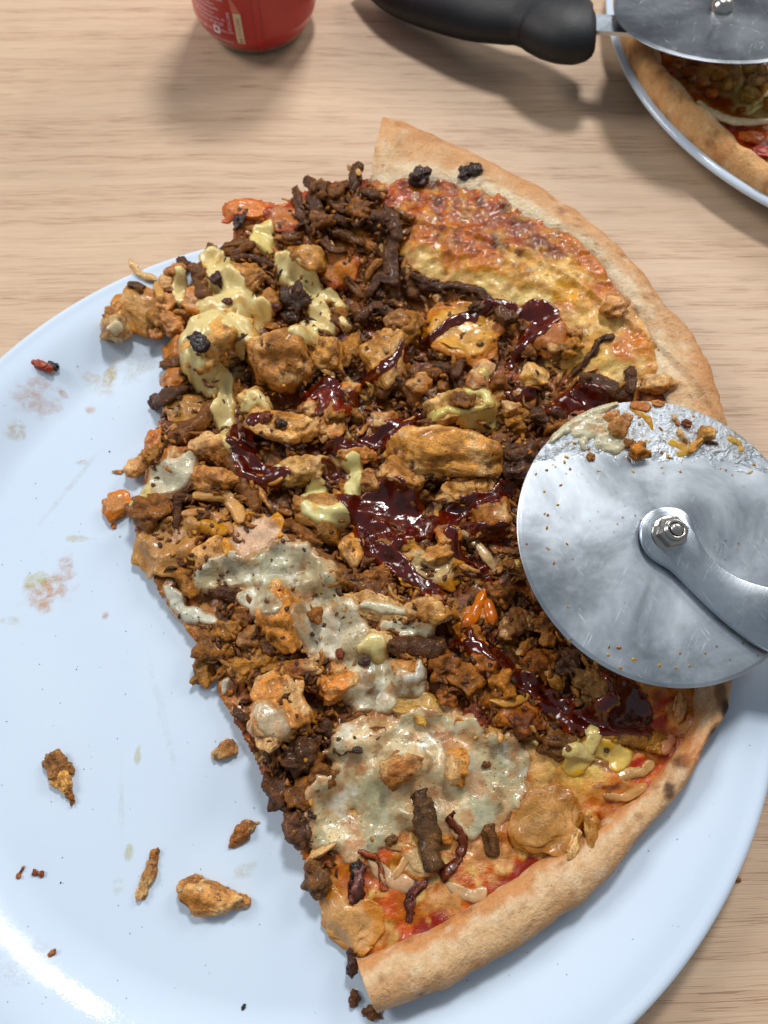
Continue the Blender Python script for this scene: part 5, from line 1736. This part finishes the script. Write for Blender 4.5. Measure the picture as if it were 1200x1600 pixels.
# ------------------------------------------------------------------ rear pizza
P2 = thing('pizza', 'second pizza with onion and tomato at the upper right corner, under the rear cutter', 'pizza', (PC2[0], PC2[1], 1.0))
n = 420
th = np.linspace(0, 2 * np.pi, n, endpoint=False)
base_z = 1.05
ro = 15.75 + .12 * perlin(np.stack([np.cos(th) * 2, np.sin(th) * 2, th * 0], 1))
ri = 14.35 + .22 * perlin(np.stack([np.cos(th) * 5, np.sin(th) * 5, th * 0 + 4], 1)) + .2 * perlin(np.stack([np.cos(th) * 14, np.sin(th) * 14, th * 0 + 4], 1))
tt = np.linspace(0, 2 * np.pi, 30, endpoint=False)
V = []
for i in range(n):
    for t in tt:
        u = .5 - .5 * math.cos(t)
        r = ri[i] * (1 - u) + ro[i] * u
        zt = base_z + .55 + (.8 * max(0, math.sin(t)) ** .8 if t < math.pi else -.45 * abs(math.sin(t)) ** .5)
        V.append((PC2[0] + r * math.cos(th[i]), PC2[1] + r * math.sin(th[i]), zt))
V = np.array(V)
V[:, 2] += (.16 * fbm(V * .8, 3) + .05 * fbm(V * 2.4, 3)) * (V[:, 2] > base_z + .5)
uu = np.tile(.5 - .5 * np.cos(tt), n)
e_ = fbm(V * 1.1 + 3, 3)
C = mix(np.tile(lin((236, 204, 156)), (len(V), 1)), lin((222, 170, 112)), sstep(.1, .4, uu + .25 * e_))
C = mix(C, lin((190, 128, 72)), sstep(.1, .6, e_) * .7)
C = mix(C, lin((240, 214, 172)), (1 - sstep(.0, .3, uu + .2 * e_)) * .85)
C = mix(C, lin((150, 92, 50)), sstep(.35, .7, fbm(V * 1.7 + 44, 3)) * .7)
C = mix(C, lin((240, 214, 172)), sstep(.25, .7, fbm(V * 1.3 + 91, 4)) * .4)
L = 30
F = []
for i in range(n):
    j = np.arange(L); j2 = (j + 1) % L; k2 = ((i + 1) % n) * L
    F.append(np.stack([i * L + j, k2 + j, k2 + j2, i * L + j2], 1))
obj('crust', V, np.concatenate(F), M_CRUST, P2, C)
g = np.arange(-14.7, 14.7, .16)
X, Y = np.meshgrid(g, g)
pp = np.stack([X.ravel(), Y.ravel(), X.ravel() * 0], 1)
zz = base_z + .62 + .13 * fbm(pp * .9 + 70, 3) + .07 * fbm(pp * 2.5, 2)
C = mix(np.tile(lin((196, 104, 46)), (len(pp), 1)), lin((222, 172, 92)), sstep(-.1, .4, fbm(pp * .9 + 5, 3)))
C = mix(C, lin((168, 52, 34)), sstep(.1, .5, fbm(pp * .8 + 45, 3)))
C = mix(C, lin((110, 60, 30)), sstep(.2, .6, fbm(pp * 1.6 + 25, 3)) * .8)
ok = (np.hypot(X, Y) < 14.6)
cell = ok[:-1, :-1] & ok[1:, :-1] & ok[:-1, 1:] & ok[1:, 1:]
id_ = np.arange(X.size).reshape(X.shape)
j, i = np.nonzero(cell)
F = np.stack([id_[j, i], id_[j, i + 1], id_[j + 1, i + 1], id_[j + 1, i]], 1)
Vw = np.stack([pp[:, 0] + PC2[0], pp[:, 1] + PC2[1], zz], 1)
pxy = proj(Vw)
for (bx, by, rx, ry, c) in [(1175, 222, 50, 26, (216, 92, 50)), (1150, 205, 26, 12, (178, 60, 40)), (1195, 235, 20, 16, (160, 44, 34)), (1180, 160, 46, 26, (240, 216, 150)), (1110, 140, 24, 20, (170, 90, 44)), (1080, 115, 26, 20, (120, 56, 26)), (1165, 135, 50, 30, (240, 210, 140)), (1125, 118, 44, 18, (236, 190, 110)), (1125, 160, 24, 12, (150, 62, 32))]:
    m_ = 1 - sstep(.6, 1.2, np.hypot((pxy[:, 0] - bx) / rx, (pxy[:, 1] - by) / ry) + .3 * fbm(pp * 1.5, 2))
    C = mix(C, lin(c), m_ * .95)
used = np.unique(F)
rm = -np.ones(len(Vw), int); rm[used] = np.arange(len(used))
obj('cheese_and_tomato_base', Vw[used], rm[F], M_BED, P2, C[used])
# toppings of the rear pizza use its own flat height
Hsave, HX = H, (GX0, GY0)


def strip2(pts, wpx, base, name, mat, z=1.9):
    global H
    H = np.full_like(Hsave, z)
    put_strip(pts, wpx, 'mushroom', base, .6, P2, 0, name, .3, mat=mat, spl=False)
    H = Hsave


def chunk2(px, py, L_, W_, a, kd, base, z=1.85):
    global H
    H = np.full_like(Hsave, z)
    put_chunk(px, py, L_, W_, a, None, kd, base, parent=P2, spl=False)
    H = Hsave


strip2([(1092, 160), (1108, 174), (1135, 186), (1165, 191), (1210, 188)], 15, (226, 206, 168), 'onion_strip', M_ONION)
strip2([(1168, 178), (1185, 166), (1210, 152)], 9, (224, 206, 136), 'onion_strip', M_ONION)
strip2([(1152, 100), (1156, 122), (1150, 142)], 12, (214, 190, 130), 'onion_strip', M_ONION)
for a in [(1078, 112, 20, 14, 30, K, (140, 80, 44)), (1098, 128, 20, 14, 20, CH, (196, 112, 56)), (1112, 146, 20, 12, 40, CH, (206, 124, 66)), (1120, 118, 26, 18, 0, CH, (206, 150, 80)),
          (1170, 148, 30, 18, 0, CH, (214, 176, 96)), (1190, 130, 34, 26, 0, CH, (226, 180, 110)), (1140, 130, 22, 18, 0, CH, (206, 160, 84)), (1158, 172, 16, 8, -10, K, (150, 84, 40)), (1060, 100, 20, 12, 30, CH, (180, 110, 60)), (1175, 215, 36, 22, 20, HM, (206, 100, 50)), (1192, 236, 30, 20, 20, HM, (168, 60, 50)),
          (1180, 110, 34, 22, 0, CH, (224, 190, 116)), (1205, 160, 30, 20, 0, CH, (206, 160, 90)), (1215, 225, 30, 20, 0, HM, (190, 90, 50))]:
    chunk2(*a)

# ------------------------------------------------------------------ drinks can
CC = np.array([-6.95, 41.45])
CAN = thing('drinks_can', 'red drinks can with small white print standing on the table at the top', 'can', (CC[0], CC[1], 0))
V, F = lathe([(3.3, 1.35), (3.31, 2), (3.31, 10.6), (3.2, 11.0), (2.95, 11.45), (2.7, 11.75)], 128, CC)
obj('painted_side', V, F, M_RED, CAN)
V, F = lathe([(.01, .8), (1.6, .7), (2.15, .25), (2.3, .02), (2.42, 0), (2.55, .05), (2.68, .2), (2.8, .38), (2.86, .46)], 128, CC)
obj('base_rim', V, F, M_ALU, CAN)
V, F = lathe([(2.86, .46), (3.02, .68), (3.2, 1.0), (3.3, 1.35)], 128, CC)
obj('painted_taper', V, F, M_RED, CAN)
V, F = lathe([(2.7, 11.75), (2.72, 11.95), (2.62, 12.0), (2.52, 11.9), (2.45, 11.55), (.01, 11.5)], 128, CC)
obj('lid', V, F, M_ALU, CAN)


def prof_r(z):
    return np.interp(z, [.2, .38, .68, 1.0, 1.35, 2], [2.68, 2.8, 3.02, 3.2, 3.3, 3.31])


A0 = math.atan2(-CC[1], -CC[0])            # direction from the can to the camera side


def wrap(q, ang0, z0, off_=.012):
    """flat lettering (x along the girth, y up, cm) laid on the can"""
    z = z0 + q[:, 1]
    a = ang0 + q[:, 0] / 3.3
    r = prof_r(z) + off_
    return np.stack([CC[0] + r * np.cos(a), CC[1] + r * np.sin(a), z], 1)


def can_text(txt, size, ang, z, mat=None, align='RIGHT', rot=0.0, name='print'):
    cu = bpy.data.curves.new('print', 'FONT')
    cu.body = txt
    cu.size = size
    cu.align_x = align
    o = bpy.data.objects.new('tmp', cu)
    COL.objects.link(o)
    dg = bpy.context.evaluated_depsgraph_get()
    me = bpy.data.meshes.new_from_object(o.evaluated_get(dg))
    bpy.data.objects.remove(o)
    b = bmesh.new(); b.from_mesh(me)
    bmesh.ops.subdivide_edges(b, edges=b.edges[:], cuts=1)
    b.to_mesh(me); b.free()
    q = np.array([v.co[:] for v in me.vertices])
    F = [tuple(p.vertices) for p in me.polygons]
    bpy.data.meshes.remove(me)
    if rot:
        q = rotz(q, rot)
    V = wrap(q, ang, z)
    return obj(name, V, F, mat or M_PRINT, CAN, smooth=False)


AR = A0 + 0.0


def can_ang(px, py, z):
    """girth angle and height of a photo pixel on the can's body"""
    best = None
    for zz_ in np.linspace(.2, 6, 200):
        for a in np.linspace(A0 - 1.5, A0 + 1.5, 200):
            pass
    return None


aa, zz_ = np.meshgrid(np.linspace(A0 - 1.5, A0 + 1.5, 500), np.linspace(.2, 6, 300))
rr_ = prof_r(zz_)
PXC = proj(np.stack([CC[0] + rr_.ravel() * np.cos(aa.ravel()), CC[1] + rr_.ravel() * np.sin(aa.ravel()), zz_.ravel()], 1))


def cpos(px, py):
    k_ = np.argmin((PXC[:, 0] - px) ** 2 + (PXC[:, 1] - py) ** 2)
    return aa.ravel()[k_], zz_.ravel()[k_]


for txt, x, y, sz in [('\u00a9 2021 The Coca-Cola Company.', 366, 68, .22), ('coke.com', 366, 54, .22), ('Lisburn, BT28 2SZ', 350, 41, .21), ('NI: Knockmore Hill, 19', 351, 34, .21), ('Uxbridge, UB8 1EZ', 333, 46, .2),
                      ('Partners Great Britain Ltd,', 334, 22, .21), ('Coca-Cola Europacific', 341, 17, .21), ('store in a cool dry place', 334, 8, .21), ('Serve chilled.', 348, 3, .24), ('of can. Please recycle.', 345, -6, .22)]:
    a, z = cpos(x, y)
    can_text(txt, sz, a, z)
# square mark with a round opening
a, z = cpos(339, 45)
t8 = np.linspace(0, 2 * np.pi, 32, endpoint=False)
sq = np.stack([np.sign(np.cos(t8)) * np.abs(np.cos(t8)) ** .35, np.sign(np.sin(t8)) * np.abs(np.sin(t8)) ** .35], 1) * .21
ci = np.stack([np.cos(t8), np.sin(t8)], 1) * .105
q = np.hstack([np.vstack([sq, ci]), np.zeros((64, 1))])
obj('print', wrap(q, a, z, .013), [(j, (j + 1) % 32, 32 + (j + 1) % 32, 32 + j) for j in range(32)], M_PRINT, CAN, smooth=False)
# cream strip with red wording, vertical word beside it
a, z = cpos(378, 68)
a2, z2 = cpos(372, 22)
hgt = max(z2 - z, .8)
g1 = np.array([(x, y, 0) for y in np.linspace(0, hgt, 8) for x in (-.2, .2)])
obj('print', wrap(g1, a, z, .012), [(2 * k_, 2 * k_ + 1, 2 * k_ + 3, 2 * k_ + 2) for k_ in range(7)], M_CREAM, CAN, smooth=False)
can_text('RECYCLE ME', .24, a - .02, z + hgt * .85, M_REDPRINT, 'LEFT', -math.pi / 2)
can_text('RECYCLE', .24, a - .17, z + hgt, M_PRINT, 'LEFT', -math.pi / 2)
tri = np.array([(-.22, hgt + .03, 0), (.2, hgt + .03, 0), (-.05, hgt + .55, 0), (-.3, hgt + .85, 0)])
obj('print', wrap(tri, a, z, .012), [(0, 1, 2, 3)], m_plain('pink_print', tuple(lin((214, 120, 100))), .4), CAN, smooth=False)
# slightly darker band to the right of the print
ys = np.linspace(.35, 10.5, 30)
g2 = np.array([(x, y, 0) for y in ys for x in (.75, 1.25)])
obj('print', wrap(g2, a, 0.0, .006), [(2 * k_, 2 * k_ + 1, 2 * k_ + 3, 2 * k_ + 2) for k_ in range(29)], M_DARKRED, CAN)
